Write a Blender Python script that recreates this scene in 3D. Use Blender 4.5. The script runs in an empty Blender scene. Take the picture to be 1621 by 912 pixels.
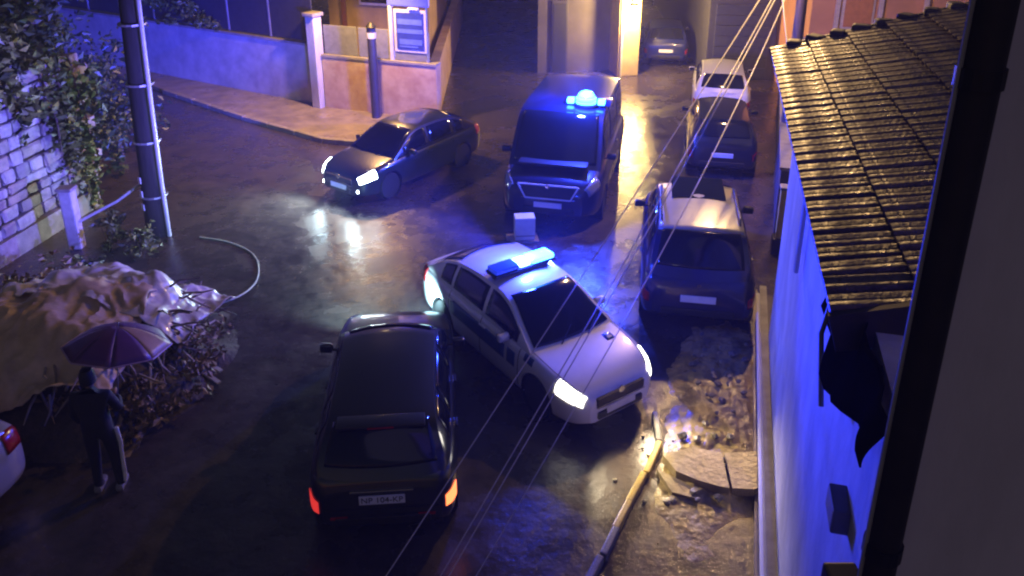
import bpy, bmesh, math, random
import numpy as np
from mathutils import Vector, Matrix, noise as mnoise
R = math.radians
rnd = random.Random(11)
scn = bpy.context.scene
COL = scn.collection

# ---------------------------------------------------------------- camera, sky, light, exposure
CAM_H = 7.5
cam_d = bpy.data.cameras.new('camera')
cam = bpy.data.objects.new('camera', cam_d); COL.objects.link(cam)
cam.location = (0, 0, CAM_H)
cam.rotation_euler = (R(90 - 20.3), 0, 0)
cam_d.sensor_width = 36.0
cam_d.lens = 36.0 * 1276 / 1621
cam_d.shift_y = -(456 - 250) / 1621.0
cam_d.clip_start = 0.05; cam_d.clip_end = 2000
scn.camera = cam

world = bpy.data.worlds.new('World'); scn.world = world; world.use_nodes = True
wn = world.node_tree; wn.nodes.clear()
sky = wn.nodes.new('ShaderNodeTexSky'); sky.sky_type = 'NISHITA'; sky.sun_disc = False
sky.sun_elevation = R(-1.0); sky.sun_rotation = R(200)
bg = wn.nodes.new('ShaderNodeBackground'); bg.inputs['Strength'].default_value = 0.12
wo = wn.nodes.new('ShaderNodeOutputWorld')
wn.links.new(sky.outputs[0], bg.inputs[0]); wn.links.new(bg.outputs[0], wo.inputs[0])

sun_d = bpy.data.lights.new('sun', 'SUN'); sun_d.energy = 0.13; sun_d.angle = R(50); sun_d.color = (0.64, 0.55, 1.0)
sun_d.specular_factor = 0.15
sun = bpy.data.objects.new('sun', sun_d); COL.objects.link(sun); sun.rotation_euler = (R(42), 0, R(20))

scn.view_settings.view_transform = 'Standard'; scn.view_settings.look = 'None'
scn.view_settings.exposure = 0.0; scn.view_settings.gamma = 1.0
scn.render.engine = 'CYCLES'
scn.cycles.use_denoising = True
scn.cycles.max_bounces = 6; scn.cycles.diffuse_bounces = 3; scn.cycles.glossy_bounces = 4
scn.cycles.transmission_bounces = 4; scn.cycles.transparent_max_bounces = 6
scn.cycles.sample_clamp_indirect = 4.0
scn.cycles.pixel_filter_type = 'BLACKMAN_HARRIS'; scn.cycles.filter_width = 2.2
scn.cycles.caustics_reflective = False; scn.cycles.caustics_refractive = False

# ---------------------------------------------------------------- materials
MATS = {}
def inp(b, n, v):
    if n in b.inputs: b.inputs[n].default_value = v
def mat(name, col, rough=0.6, metal=0.0, var=0.25, scale=6.0, bump=0.0, bscale=40.0, coat=0.0, emit=None, estr=0.0,
        rvar=0.0, rscale=2.0, spec=0.5, col2=None, trans=0.0, stretch=None, alpha=1.0):
    if name in MATS: return MATS[name]
    m = bpy.data.materials.new(name); m.use_nodes = True
    nt = m.node_tree; b = nt.nodes['Principled BSDF']
    N, L = nt.nodes.new, nt.links.new
    tc = N('ShaderNodeTexCoord'); mp = N('ShaderNodeMapping'); L(tc.outputs['Object'], mp.inputs[0])
    if stretch: mp.inputs['Scale'].default_value = stretch
    c2 = col2 or tuple(max(0, c * (1 - var)) for c in col)
    nz = N('ShaderNodeTexNoise'); nz.inputs['Scale'].default_value = scale; nz.inputs['Detail'].default_value = 6
    nz.inputs['Roughness'].default_value = 0.62
    L(mp.outputs[0], nz.inputs['Vector'])
    cr = N('ShaderNodeValToRGB'); cr.color_ramp.elements[0].position = 0.35; cr.color_ramp.elements[1].position = 0.68
    cr.color_ramp.elements[0].color = (*c2, 1); cr.color_ramp.elements[1].color = (*col, 1)
    L(nz.outputs['Fac'], cr.inputs[0]); L(cr.outputs[0], b.inputs['Base Color'])
    b.inputs['Metallic'].default_value = metal; b.inputs['Roughness'].default_value = rough
    inp(b, 'Specular IOR Level', spec); inp(b, 'Coat Weight', coat); inp(b, 'Coat Roughness', 0.08)
    inp(b, 'Transmission Weight', trans); inp(b, 'Alpha', alpha)
    if rvar:
        n2 = N('ShaderNodeTexNoise'); n2.inputs['Scale'].default_value = rscale; n2.inputs['Detail'].default_value = 5
        L(mp.outputs[0], n2.inputs['Vector'])
        mr = N('ShaderNodeMapRange'); mr.inputs[1].default_value = 0.35; mr.inputs[2].default_value = 0.65
        mr.inputs[3].default_value = max(0.03, rough - rvar); mr.inputs[4].default_value = min(1, rough + rvar)
        L(n2.outputs['Fac'], mr.inputs[0]); L(mr.outputs[0], b.inputs['Roughness'])
    if bump:
        n3 = N('ShaderNodeTexNoise'); n3.inputs['Scale'].default_value = bscale; n3.inputs['Detail'].default_value = 5
        L(mp.outputs[0], n3.inputs['Vector'])
        bp = N('ShaderNodeBump'); bp.inputs['Strength'].default_value = bump; bp.inputs['Distance'].default_value = 0.02
        L(n3.outputs['Fac'], bp.inputs['Height']); L(bp.outputs[0], b.inputs['Normal'])
    if emit:
        b.inputs['Emission Color'].default_value = (*emit, 1); b.inputs['Emission Strength'].default_value = estr
    MATS[name] = m
    return m

def road_material():
    m = bpy.data.materials.new('wet asphalt'); m.use_nodes = True; nt = m.node_tree
    b = nt.nodes['Principled BSDF']; N, L = nt.nodes.new, nt.links.new
    tc = N('ShaderNodeTexCoord')
    def nz(s, d=6, r=0.6):
        n = N('ShaderNodeTexNoise'); n.inputs['Scale'].default_value = s; n.inputs['Detail'].default_value = d
        n.inputs['Roughness'].default_value = r; L(tc.outputs['Object'], n.inputs['Vector']); return n
    big, mid, fine, grit = nz(0.35), nz(1.7), nz(5.0), nz(60.0, 3)
    cr = N('ShaderNodeValToRGB'); e = cr.color_ramp.elements
    e[0].position = 0.33; e[0].color = (0.024, 0.020, 0.019, 1); e[1].position = 0.68; e[1].color = (0.075, 0.060, 0.054, 1)
    mx = N('ShaderNodeMath'); mx.operation = 'MULTIPLY_ADD'; mx.inputs[1].default_value = 0.55
    m2 = N('ShaderNodeMath'); m2.operation = 'MULTIPLY'; m2.inputs[1].default_value = 0.45
    L(fine.outputs['Fac'], m2.inputs[0]); L(mid.outputs['Fac'], mx.inputs[0]); L(m2.outputs[0], mx.inputs[2])
    L(mx.outputs[0], cr.inputs[0]); L(cr.outputs[0], b.inputs['Base Color'])
    mr = N('ShaderNodeMapRange'); mr.inputs[1].default_value = 0.40; mr.inputs[2].default_value = 0.60
    mr.inputs[3].default_value = 0.13; mr.inputs[4].default_value = 0.40
    ad = N('ShaderNodeMath'); ad.operation = 'MULTIPLY_ADD'; ad.inputs[1].default_value = 0.6
    a2 = N('ShaderNodeMath'); a2.operation = 'MULTIPLY'; a2.inputs[1].default_value = 0.4
    L(mid.outputs['Fac'], a2.inputs[0]); L(big.outputs['Fac'], ad.inputs[0]); L(a2.outputs[0], ad.inputs[2])
    L(ad.outputs[0], mr.inputs[0]); L(mr.outputs[0], b.inputs['Roughness'])
    b1 = N('ShaderNodeBump'); b1.inputs['Strength'].default_value = 0.42; b1.inputs['Distance'].default_value = 0.03
    b2 = N('ShaderNodeBump'); b2.inputs['Strength'].default_value = 0.35; b2.inputs['Distance'].default_value = 0.006
    L(fine.outputs['Fac'], b1.inputs['Height']); L(grit.outputs['Fac'], b2.inputs['Height'])
    L(b1.outputs[0], b2.inputs['Normal']); L(b2.outputs[0], b.inputs['Normal'])
    inp(b, 'Specular IOR Level', 0.6)
    return m

ASPHALT = road_material()
M_dark = mat('black plastic', (0.012, 0.012, 0.013), 0.5, var=0.4)
M_rubber = mat('tyre rubber', (0.015, 0.015, 0.016), 0.75, bump=0.2)
M_rim = mat('alloy', (0.45, 0.45, 0.47), 0.3, metal=0.9)
M_glass = mat('tinted car glass', (0.006, 0.007, 0.010), 0.10, var=0.2, spec=0.45)
M_chrome = mat('chrome trim', (0.65, 0.65, 0.68), 0.18, metal=1.0, var=0.1)
M_plate = mat('plate white', (0.75, 0.75, 0.75), 0.4, var=0.15)
M_red = mat('tail lamp red unlit', (0.35, 0.01, 0.012), 0.25, coat=0.5)
M_lamp_off = mat('head lamp unlit', (0.35, 0.37, 0.4), 0.15, coat=1.0, metal=0.4)
M_white_paint = mat('white car paint', (0.78, 0.78, 0.80), 0.32, coat=0.8, var=0.06, bump=0.03, bscale=220)
M_black_paint = mat('black car paint', (0.010, 0.011, 0.014), 0.28, coat=1.0, var=0.3, bump=0.06, bscale=160)
M_dkgreen_paint = mat('dark slate car paint', (0.016, 0.022, 0.026), 0.28, coat=1.0, var=0.2, bump=0.05, bscale=160)
M_navy_paint = mat('navy van paint', (0.010, 0.016, 0.11), 0.3, coat=0.9, var=0.2, bump=0.04, bscale=160)
M_silver_paint = mat('silver car paint', (0.50, 0.50, 0.50), 0.33, metal=0.35, coat=0.8, var=0.1, bump=0.03, bscale=200)
M_blue_stripe = mat('blue police stripe', (0.02, 0.07, 0.22), 0.4, coat=0.4, var=0.1)

def emis(name, col, s):
    return mat(name, tuple(min(1, c) for c in col), 0.3, var=0.02, emit=col, estr=s)
E_head_warm = emis('lit head lamp', (1.0, 0.93, 0.80), 9.0)
E_head_cool = emis('lit cool head lamp', (0.85, 0.97, 1.0), 30.0)
E_blue = emis('lit blue beacon', (0.06, 0.36, 1.0), 11.0)
E_cyan = emis('lit beacon core', (0.30, 0.75, 1.0), 9.0)
E_dome = emis('lit beacon dome', (0.07, 0.42, 1.0), 6.0)
E_blue_dim = mat('blue beacon lens', (0.02, 0.05, 0.5), 0.15, var=0.05, coat=1.0, emit=(0.02, 0.06, 1.0), estr=0.6)
E_red = emis('lit tail lamp', (1.0, 0.05, 0.04), 0.7)
E_amber = emis('lit brake lamp', (1.0, 0.20, 0.06), 3.0)
E_sodium = emis('lit street lamp glass', (1.0, 0.68, 0.30), 60.0)

# ---------------------------------------------------------------- mesh helpers
class MB:
    def __init__(s): s.v = []; s.f = []
    def add(s, verts, faces):
        o = len(s.v); s.v += [tuple(p) for p in verts]; s.f += [tuple(i + o for i in f) for f in faces]; return s
    def box(s, c, d, rz=0.0, M=None):
        x, y, z = d[0] / 2, d[1] / 2, d[2] / 2
        vs = [Vector((i * x, j * y, k * z)) for k in (-1, 1) for j in (-1, 1) for i in (-1, 1)]
        A = M if M is not None else Matrix.Rotation(rz, 3, 'Z')
        vs = [A @ p + Vector(c) for p in vs]
        return s.add(vs, [(0, 2, 3, 1), (4, 5, 7, 6), (0, 1, 5, 4), (2, 6, 7, 3), (0, 4, 6, 2), (1, 3, 7, 5)])
    def bbox(s, c, d, bev=0.02, rz=0.0, M=None):     # box with chamfered edges
        x, y, z = d[0] / 2, d[1] / 2, d[2] / 2
        bm = bmesh.new(); bmesh.ops.create_cube(bm, size=1.0)
        for v in bm.verts: v.co = Vector((v.co.x * d[0], v.co.y * d[1], v.co.z * d[2]))
        bmesh.ops.bevel(bm, geom=list(bm.edges), offset=min(bev, 0.45 * min(d)), segments=2, profile=0.6, affect='EDGES')
        A = M if M is not None else Matrix.Rotation(rz, 3, 'Z')
        bm.verts.index_update()
        vs = [A @ v.co + Vector(c) for v in bm.verts]; fs = [tuple(v.index for v in f.verts) for f in bm.faces]
        bm.free(); return s.add(vs, fs)
    def tube(s, pts, r, n=8, caps=True):
        pts = [Vector(p) for p in pts]; rs = r if isinstance(r, (list, tuple)) else [r] * len(pts)
        vs = []; fs = []; up = Vector((0, 0, 1))
        t0 = (pts[1] - pts[0]).normalized()
        a = t0.cross(up)
        if a.length < 1e-3: a = t0.cross(Vector((1, 0, 0)))
        a.normalize()
        for i, p in enumerate(pts):
            t = (pts[min(i + 1, len(pts) - 1)] - pts[max(i - 1, 0)]).normalized()
            a = (a - t * a.dot(t)).normalized(); b = t.cross(a)
            for k in range(n):
                an = 2 * math.pi * k / n; vs.append(p + (a * math.cos(an) + b * math.sin(an)) * rs[i])
        for i in range(len(pts) - 1):
            for k in range(n):
                k2 = (k + 1) % n; fs.append((i * n + k, i * n + k2, (i + 1) * n + k2, (i + 1) * n + k))
        if caps:
            fs.append(tuple(range(n - 1, -1, -1))); fs.append(tuple(range((len(pts) - 1) * n, len(pts) * n)))
        return s.add(vs, fs)
    def lathe(s, prof, n=20, axis='Z', c=(0, 0, 0)):   # prof: [(r, h)]
        vs = []; fs = []
        for (r, h) in prof:
            for k in range(n):
                a = 2 * math.pi * k / n; x, y = r * math.cos(a), r * math.sin(a)
                p = (x, y, h) if axis == 'Z' else ((x, h, y) if axis == 'Y' else (h, x, y))
                vs.append(Vector(p) + Vector(c))
        for i in range(len(prof) - 1):
            for k in range(n):
                k2 = (k + 1) % n; fs.append((i * n + k, i * n + k2, (i + 1) * n + k2, (i + 1) * n + k))
        if prof[0][0] > 1e-6: fs.append(tuple(range(n)))
        if prof[-1][0] > 1e-6: fs.append(tuple(range((len(prof) - 1) * n, len(prof) * n)))
        return s.add(vs, fs)
    def grid(s, P):
        h, w = len(P), len(P[0]); vs = [q for row in P for q in row]
        return s.add(vs, [(i * w + j, i * w + j + 1, (i + 1) * w + j + 1, (i + 1) * w + j) for i in range(h - 1) for j in range(w - 1)])
    def prism(s, poly, z0, z1):
        n = len(poly)
        vs = [(x, y, z0) for x, y in poly] + [(x, y, z1) for x, y in poly]
        return s.add(vs, [tuple(range(n - 1, -1, -1)), tuple(range(n, 2 * n))] + [(i, (i + 1) % n, n + (i + 1) % n, n + i) for i in range(n)])
    def build(s, name, m, parent=None, smooth=False, angle=35, fix=True, thick=0.0):
        me = bpy.data.meshes.new(name); me.from_pydata([tuple(p) for p in s.v], [], s.f)
        if fix:
            bm = bmesh.new(); bm.from_mesh(me); bmesh.ops.remove_doubles(bm, verts=bm.verts, dist=1e-5)
            bmesh.ops.recalc_face_normals(bm, faces=bm.faces); bm.to_mesh(me); bm.free()
        me.materials.append(m)
        o = bpy.data.objects.new(name, me); COL.objects.link(o)
        if parent: o.parent = parent
        if smooth:
            for p in me.polygons: p.use_smooth = True
            try: me.set_sharp_from_angle(angle=R(angle))
            except Exception: pass
        if thick:
            md = o.modifiers.new('solid', 'SOLIDIFY'); md.thickness = thick; md.offset = -1
        return o

def tag(o, label, cat, group=None, kind=None):
    if label: o['label'] = label
    if cat: o['category'] = cat
    if group: o['group'] = group
    if kind: o['kind'] = kind
    return o
def chaikin(pts, n=3):
    pts = [Vector(p) for p in pts]
    for _ in range(n):
        q = [pts[0]]
        for a, b in zip(pts, pts[1:]): q += [a.lerp(b, .25), a.lerp(b, .75)]
        pts = q + [pts[-1]]
    return pts
def empty(name, loc=(0, 0, 0), rz=0.0, label=None, cat=None, group=None):
    o = bpy.data.objects.new(name, None); COL.objects.link(o)
    o.empty_display_size = 0.2
    o.location = loc; o.rotation_euler = (0, 0, rz)
    return tag(o, label, cat, group)
def lamp(name, kind, loc, energy, col, parent=None, size=0.1, aim=None, spot=R(90), blend=0.6):
    d = bpy.data.lights.new(name, kind); d.energy = energy; d.color = col
    d.shadow_soft_size = size
    if kind == 'SPOT': d.spot_size = spot; d.spot_blend = blend
    o = bpy.data.objects.new(name, d); COL.objects.link(o); o.location = loc
    if parent: o.parent = parent
    if aim is not None: o.rotation_euler = Vector(aim).to_track_quat('-Z', 'Y').to_euler()
    return o
def text(name, body, size, m, parent, M, ext=0.002):
    c = bpy.data.curves.new(name, 'FONT'); c.body = body; c.size = size; c.align_x = 'CENTER'; c.align_y = 'CENTER'; c.extrude = ext
    t = bpy.data.objects.new('tmp', c); COL.objects.link(t)
    dg = bpy.context.evaluated_depsgraph_get(); me = bpy.data.meshes.new_from_object(t.evaluated_get(dg))
    bpy.data.objects.remove(t)
    me.materials.clear(); me.materials.append(m)
    o = bpy.data.objects.new(name, me); COL.objects.link(o); o.parent = parent; o.matrix_local = M
    return o
def curve_fn(keys):
    xs = np.array([k[0] for k in keys], float); ys = np.array([k[1] for k in keys], float)
    h = np.diff(xs); d = np.diff(ys) / h
    m = np.zeros(len(xs)); m[0], m[-1] = d[0], d[-1]
    for i in range(1, len(xs) - 1):
        if d[i - 1] * d[i] > 0:
            w1, w2 = 2 * h[i] + h[i - 1], h[i] + 2 * h[i - 1]; m[i] = (w1 + w2) / (w1 / d[i - 1] + w2 / d[i])
    def f(x):
        x = min(max(x, xs[0]), xs[-1]); i = min(int(np.searchsorted(xs, x, 'right')) - 1, len(xs) - 2); i = max(i, 0)
        t = (x - xs[i]) / h[i]
        return float(ys[i] * (1 + 2 * t) * (1 - t) ** 2 + m[i] * h[i] * t * (1 - t) ** 2 + ys[i + 1] * t * t * (3 - 2 * t) + m[i + 1] * h[i] * t * t * (t - 1))
    return f

# ---------------------------------------------------------------- vehicles
SEC = [(0.84, 0.0), (0.955, 0.06), (0.99, 0.22), (1.0, 0.42), (0.997, 0.62), (0.975, 0.82), (0.93, 0.94), (0.84, 0.995), (0.62, 1.0), (0.3, 1.0), (0.0, 1.0)]
SECK = list(np.linspace(0, 1, len(SEC)))
SEC_Y = curve_fn([(k, p[0]) for k, p in zip(SECK, SEC)]); SEC_Z = curve_fn([(k, p[1]) for k, p in zip(SECK, SEC)])

def car(name, sp, paint, loc, heading, label, cat, group=None):
    """sp: shape spec; local +x is the nose. heading: direction of the nose in the plan."""
    root = empty(name, loc, math.atan2(heading[1], heading[0]), label, cat, group)
    top, bot, hw = curve_fn(sp['top']), curve_fn(sp['bot']), curve_fn(sp['hw'])
    roof = curve_fn(sp['roof']); x0, x1 = sp['roof'][0][0], sp['roof'][-1][0]
    xr, xf = sp['top'][0][0], sp['top'][-1][0]
    wr, zmax = sp['wr'], max(z for _, z in sp['roof'])
    wst, rwt = sp['wst'], sp['rwt']          # x of windscreen top, x of rear window top
    crown = sp.get('crown', 0.03)
    def bpt(x, v, s):
        w, b, t = hw(x), bot(x), top(x)
        y = SEC_Y(v) * w; z = b + SEC_Z(v) * (t - b) + crown * (1 - (y / w) ** 2) * (1 if v > 0.55 else 0)
        return Vector((x, s * y, z))
    def gpt(x, q, s):
        zb = top(x) - 0.03; wb = 0.915 * hw(x); zt = max(roof(x), zb + 0.004)
        k = (zt - zb) / (zmax - zb); yr = wb + (wr - wb) * min(1, k)
        if q <= 1:
            y = wb + (yr - wb) * q + 0.025 * k * math.sin(math.pi * q); z = zb + (zt - 0.055 * k - zb) * q
            return Vector((x, s * y, z))
        a = q - 1
        y = yr * (1 - a); z = zt - 0.055 * k * (1 - a) ** 2.2
        ramp = 1.0 if x > wst else (-1.0 if x < rwt else (0 if rwt + .25 < x < wst - .25 else ((x - wst + .25) / .25 if x > wst - .25 else -(rwt + .25 - x) / .25)))
        return Vector((x + ramp * sp.get('bow', 0.10) * (1 - (y / max(yr, .01)) ** 2), s * y, z))
    # lower body
    NS, NV = 44, 22
    P = []
    for i in range(NS + 1):
        u = -1 + 2 * i / NS; x = (xf + xr) / 2 + (xf - xr) / 2 * math.sin(math.pi / 2 * u)
        half = [bpt(x, j / NV, 1) for j in range(NV + 1)]
        ring = [Vector((x, 0, bot(x)))] + half + [Vector((p.x, -p.y, p.z)) for p in reversed(half[:-1])]
        P.append(ring)
    n = len(P[0]); mb = MB()
    vs = [p for r_ in P for p in r_]
    fs = [(i * n + k, i * n + (k + 1) % n, (i + 1) * n + (k + 1) % n, (i + 1) * n + k) for i in range(NS) for k in range(n)]
    fs += [tuple(range(n)), tuple(range(NS * n, NS * n + n))]
    mb.add(vs, fs)
    body = mb.build('body', paint, root)
    r, ra = sp['wheel'], sp['wheel'] * 1.14
    cut = MB()
    for wx in sp['axles']:
        for s in (-1, 1):
            w = hw(wx); cut.lathe([(ra, s * (w - 0.30)), (ra, s * (w + 0.2))], 28, 'Y', (wx, 0, r + .01))
    co = cut.build('cutter', M_dark)
    md = body.modifiers.new('b', 'BOOLEAN'); md.operation = 'DIFFERENCE'; md.object = co; md.solver = 'EXACT'
    co.parent = root
    dg = bpy.context.evaluated_depsgraph_get(); me = bpy.data.meshes.new_from_object(body.evaluated_get(dg))
    body.modifiers.clear()
    if len(me.polygons) > 300: body.data = me
    bpy.data.objects.remove(co)
    for p in body.data.polygons: p.use_smooth = True
    try: body.data.set_sharp_from_angle(angle=R(32))
    except Exception: pass
    # greenhouse
    NG = 72; G = []
    for i in range(NG + 1):
        x = x0 + (x1 - x0) * i / NG
        h = [gpt(x, 2 * j / 24, 1) for j in range(25)]
        G.append(h + [Vector((p.x, -p.y, p.z)) for p in reversed(h[:-1])])
    MB().grid(G).build('roof', sp.get('roof_paint', paint), root, True, 40)
    def patch(fn, a0, a1, q0, q1, sides, off, na=8, nq=8):
        rows = []
        for i in range(na + 1):
            a = a0 + (a1 - a0) * i / na; row = []
            path = [(q0 + (q1 - q0) * j / nq, sides[0]) for j in range(nq + 1)]
            if len(sides) == 2: path += [(q1 + (q0 - q1) * j / nq, sides[1]) for j in range(1, nq + 1)]
            for q, s in path:
                e = 0.01; p = fn(a, q, s)
                da = fn(a + e, q, s) - fn(a - e, q, s); dq = fn(a, min(q + e, q1 if q1 > 1.5 else 9), s) - fn(a, q - e, s)
                nn = da.cross(dq)
                if nn.length < 1e-9: nn = Vector((0, 0, 1))
                nn.normalize(); ref = p - Vector((p.x * 0.85, 0, 0.5))
                if nn.dot(ref) < 0: nn = -nn
                row.append(p + nn * off)
            rows.append(row)
        return rows
    def panel(nm, m, fn, a0, a1, q0, q1, sides, off=0.006, na=8, nq=8, parent=None):
        return MB().grid(patch(fn, a0, a1, q0, q1, sides, off, na, nq)).build(nm, m, parent or root, True, 60, thick=0.004)
    panel('windscreen', M_glass, gpt, wst - 0.02, x1 - 0.07, 1.10, 2.0, (1, -1), .016, na=18, nq=12)
    if sp.get('rear_glass', True):
        panel('rear_window', M_glass, gpt, rwt + 0.0, x0 + sp.get('rg', 0.10), 1.12, 2.0, (1, -1), .018, na=18, nq=12)
    for s in (1, -1):
        for (a, b) in sp['sidewin']:
            panel('side_window', M_glass, gpt, a, b, 0.14, 0.90, (s,), na=8)
        for xx in sp.get('seams', []):
            panel('door_seam', M_dark, bpt, xx - .007, xx + .007, 0.16, 0.62, (s,), 0.002, 1, 8)
        panel('bonnet_seam', M_dark, bpt, sp['seams'][0] + .12, xf - .14, .695, .702, (s,), .002, 12, 1)
        for xx in sp.get('handles', []):
            p = bpt(xx, 0.50, s); MB().bbox((p.x, p.y + s * .012, p.z), (.17, .03, .03), .012).build('door_handle', sp.get('handle_mat', paint), root, True)
        mx = sp['mirror']; p = gpt(mx, 0.12, s)
        mm = MB(); mm.bbox((mx, s * (abs(p.y) + .14), p.z + .05), (.10, .19, .13), .045)
        mo = mm.build('wing_mirror', sp.get('mirror_mat', paint), root, True, 60)
        MB().bbox((mx - .052, s * (abs(p.y) + .14), p.z + .05), (.01, .16, .10), .02).build('mirror_glass', M_glass, mo)
        MB().tube([(mx + .02, s * (abs(p.y) - .03), p.z - .01), (mx, s * (abs(p.y) + .1), p.z + .03)], .02, 6).build('mirror_arm', M_dark, mo)
        # lamps
        hl = sp['head']; panel('headlight', sp.get('head_mat', M_lamp_off), bpt, hl[0], hl[1], hl[2], hl[3], (s,), 0.010, 8, 6)
        tl = sp['tail']; tm = sp.get('tail_mat', M_red)
        panel('tail_light', tm[0 if s > 0 else 1] if isinstance(tm, tuple) else tm, bpt, tl[0], tl[1], tl[2], tl[3], (s,), 0.010, 6, 6)
    # wheels
    for wx in sp['axles']:
        for s in (-1, 1):
            w = hw(wx) - 0.13
            we = bpy.data.objects.new('wheel', None); COL.objects.link(we); we.parent = root; we.location = (wx, s * w, r)
            tw = 0.105
            MB().lathe([(r * .62, -tw), (r * .93, -tw), (r, -tw * .7), (r, tw * .7), (r * .93, tw), (r * .62, tw)], 28, 'Y').build('tyre', M_rubber, we, True, 50)
            rm = MB(); rm.lathe([(r * .64, s * tw * .9), (r * .58, s * tw * .8), (r * .56, s * tw * .2), (0.0001, s * tw * .15)], 24, 'Y')
            rm.lathe([(r * .16, s * tw * .1), (r * .16, s * tw * .95), (0.0001, s * tw * 1.0)], 12, 'Y')
            for k in range(5):
                a = 2 * math.pi * k / 5 + .3
                for da in (-.12, .12):
                    rm.tube([(r * .12 * math.cos(a), s * tw * .7, r * .12 * math.sin(a)), (r * .6 * math.cos(a + da), s * tw * .8, r * .6 * math.sin(a + da))], .018, 5)
            rm.build('rim', M_rim, we, True, 40)
            ln = MB(); ln.lathe([(ra * .99, s * (-.16)), (ra * .99, s * (.115))], 24, 'Y')
            ln.f = [f for f in ln.f if len(f) == 4]
            ln.lathe([(ra * .98, s * (-.165)), (0.0001, s * (-.165))], 20, 'Y')
            ln.build('wheel_well', M_dark, we)
    # nose and tail
    zb, zt, w = bot(xf), top(xf), hw(xf)
    g = sp.get('grille')
    if g:
        MB().bbox((xf + .004, 0, g[2]), (.05, g[0], g[1]), .02).build('grille', g[3] if len(g) > 3 else M_dark, root)
        if sp.get('chrome', True): MB().bbox((xf + .012, 0, g[2] - g[1] / 2 - .012), (.05, g[0] * 1.02, .018), .006).build('grille_trim', M_chrome, root)
        MB().lathe([(.055, .0), (.055, .012), (.02, .02), (.0001, .02)], 16, 'X', (xf + .022, 0, g[2] + g[1] / 2 + .0)).build('badge', M_chrome, root, True)
    MB().bbox((xf + .006, 0, zb + .09), (.06, w * 1.5, .11), .02).build('lower_intake', M_dark, root)
    MB().bbox((xf + .03, 0, sp.get('fplate', zb + .2)), (.015, .52, .115), .004).build('number_plate', M_plate, root)
    zb2 = bot(xr)
    pz = sp.get('rplate', zb2 + .35)
    pl = MB().bbox((xr - .012, 0, pz), (.02, .52, .115), .004).build('number_plate', M_plate, root)
    MB().bbox((xr - .006, 0, zb2 + .05), (.05, hw(xr) * 1.6, .12), .02).build('rear_valance', M_dark, root)
    for wx in (x1 - .03,):
        for yy in (-.28, .22):
            p = gpt(wx - .02, 1.6, 1)
            MB().tube([(x1 + .07, yy, top(x1) + .025), (x1 - .12, yy + .32, top(x1) + .145)], .009, 5).build('wiper', M_dark, root)
    return root, dict(bpt=bpt, gpt=gpt, panel=panel, plate=pl, top=top, xf=xf, xr=xr, pz=pz)

HATCH = dict(
    top=[(-2.02, .78), (-1.97, .92), (-1.85, .985), (-1.2, .985), (.0, .955), (.75, .945), (1.0, .93), (1.5, .86), (1.82, .77), (1.97, .68), (2.03, .58)],
    bot=[(-2.02, .34), (-1.9, .25), (-1.4, .20), (1.4, .19), (1.85, .22), (2.03, .27)],
    hw=[(-2.02, .68), (-1.95, .78), (-1.7, .855), (-1.0, .88), (.9, .88), (1.4, .865), (1.75, .80), (1.93, .69), (2.03, .54)],
    roof=[(-1.93, .94), (-1.80, 1.16), (-1.55, 1.40), (-1.2, 1.455), (-.4, 1.49), (.15, 1.465), (.38, 1.41), (.75, 1.16), (1.06, .92)],
    wr=.60, wst=.34, rwt=-1.50, rg=.07, sidewin=[(-.02, .78), (-.98, -.09), (-1.48, -1.06)], mirror=.60, wheel=.315, axles=(1.22, -1.32),
    head=(1.62, 1.965, .46, .66), tail=(-1.995, -1.80, .26, .40), seams=[.86, -.06, -1.02], handles=[-.0, -.95], grille=(.84, .12, .57), fplate=.42, rplate=.62)
def spec(base, **k): d = dict(base); d.update(k); return d
LIFT = dict(   # liftback saloon
    top=[(-2.16, .76), (-2.12, .93), (-2.0, .985), (-1.4, .97), (.0, .925), (.75, .915), (1.05, .90), (1.6, .83), (1.98, .73), (2.10, .66), (2.16, .56)],
    bot=[(-2.16, .34), (-2.0, .25), (-1.5, .20), (1.4, .19), (1.95, .21), (2.16, .25)],
    hw=[(-2.16, .66), (-2.08, .77), (-1.8, .84), (-1.0, .865), (.9, .865), (1.5, .85), (1.88, .78), (2.07, .67), (2.16, .54)],
    roof=[(-2.02, .95), (-1.85, 1.03), (-1.45, 1.28), (-1.1, 1.40), (-.5, 1.455), (.05, 1.445), (.30, 1.39), (.72, 1.14), (1.12, .89)],
    wr=.58, wst=.27, rwt=-1.12, rg=.20, sidewin=[(-.08, .78), (-1.02, -.16), (-1.42, -1.10)], mirror=.62, wheel=.315, axles=(1.32, -1.28),
    head=(1.72, 2.10, .44, .67), tail=(-2.13, -1.86, .42, .66), seams=[.9, -.12, -1.05], handles=[-.05, -1.0], grille=(.86, .13, .565), fplate=.40, rplate=.66)
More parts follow.
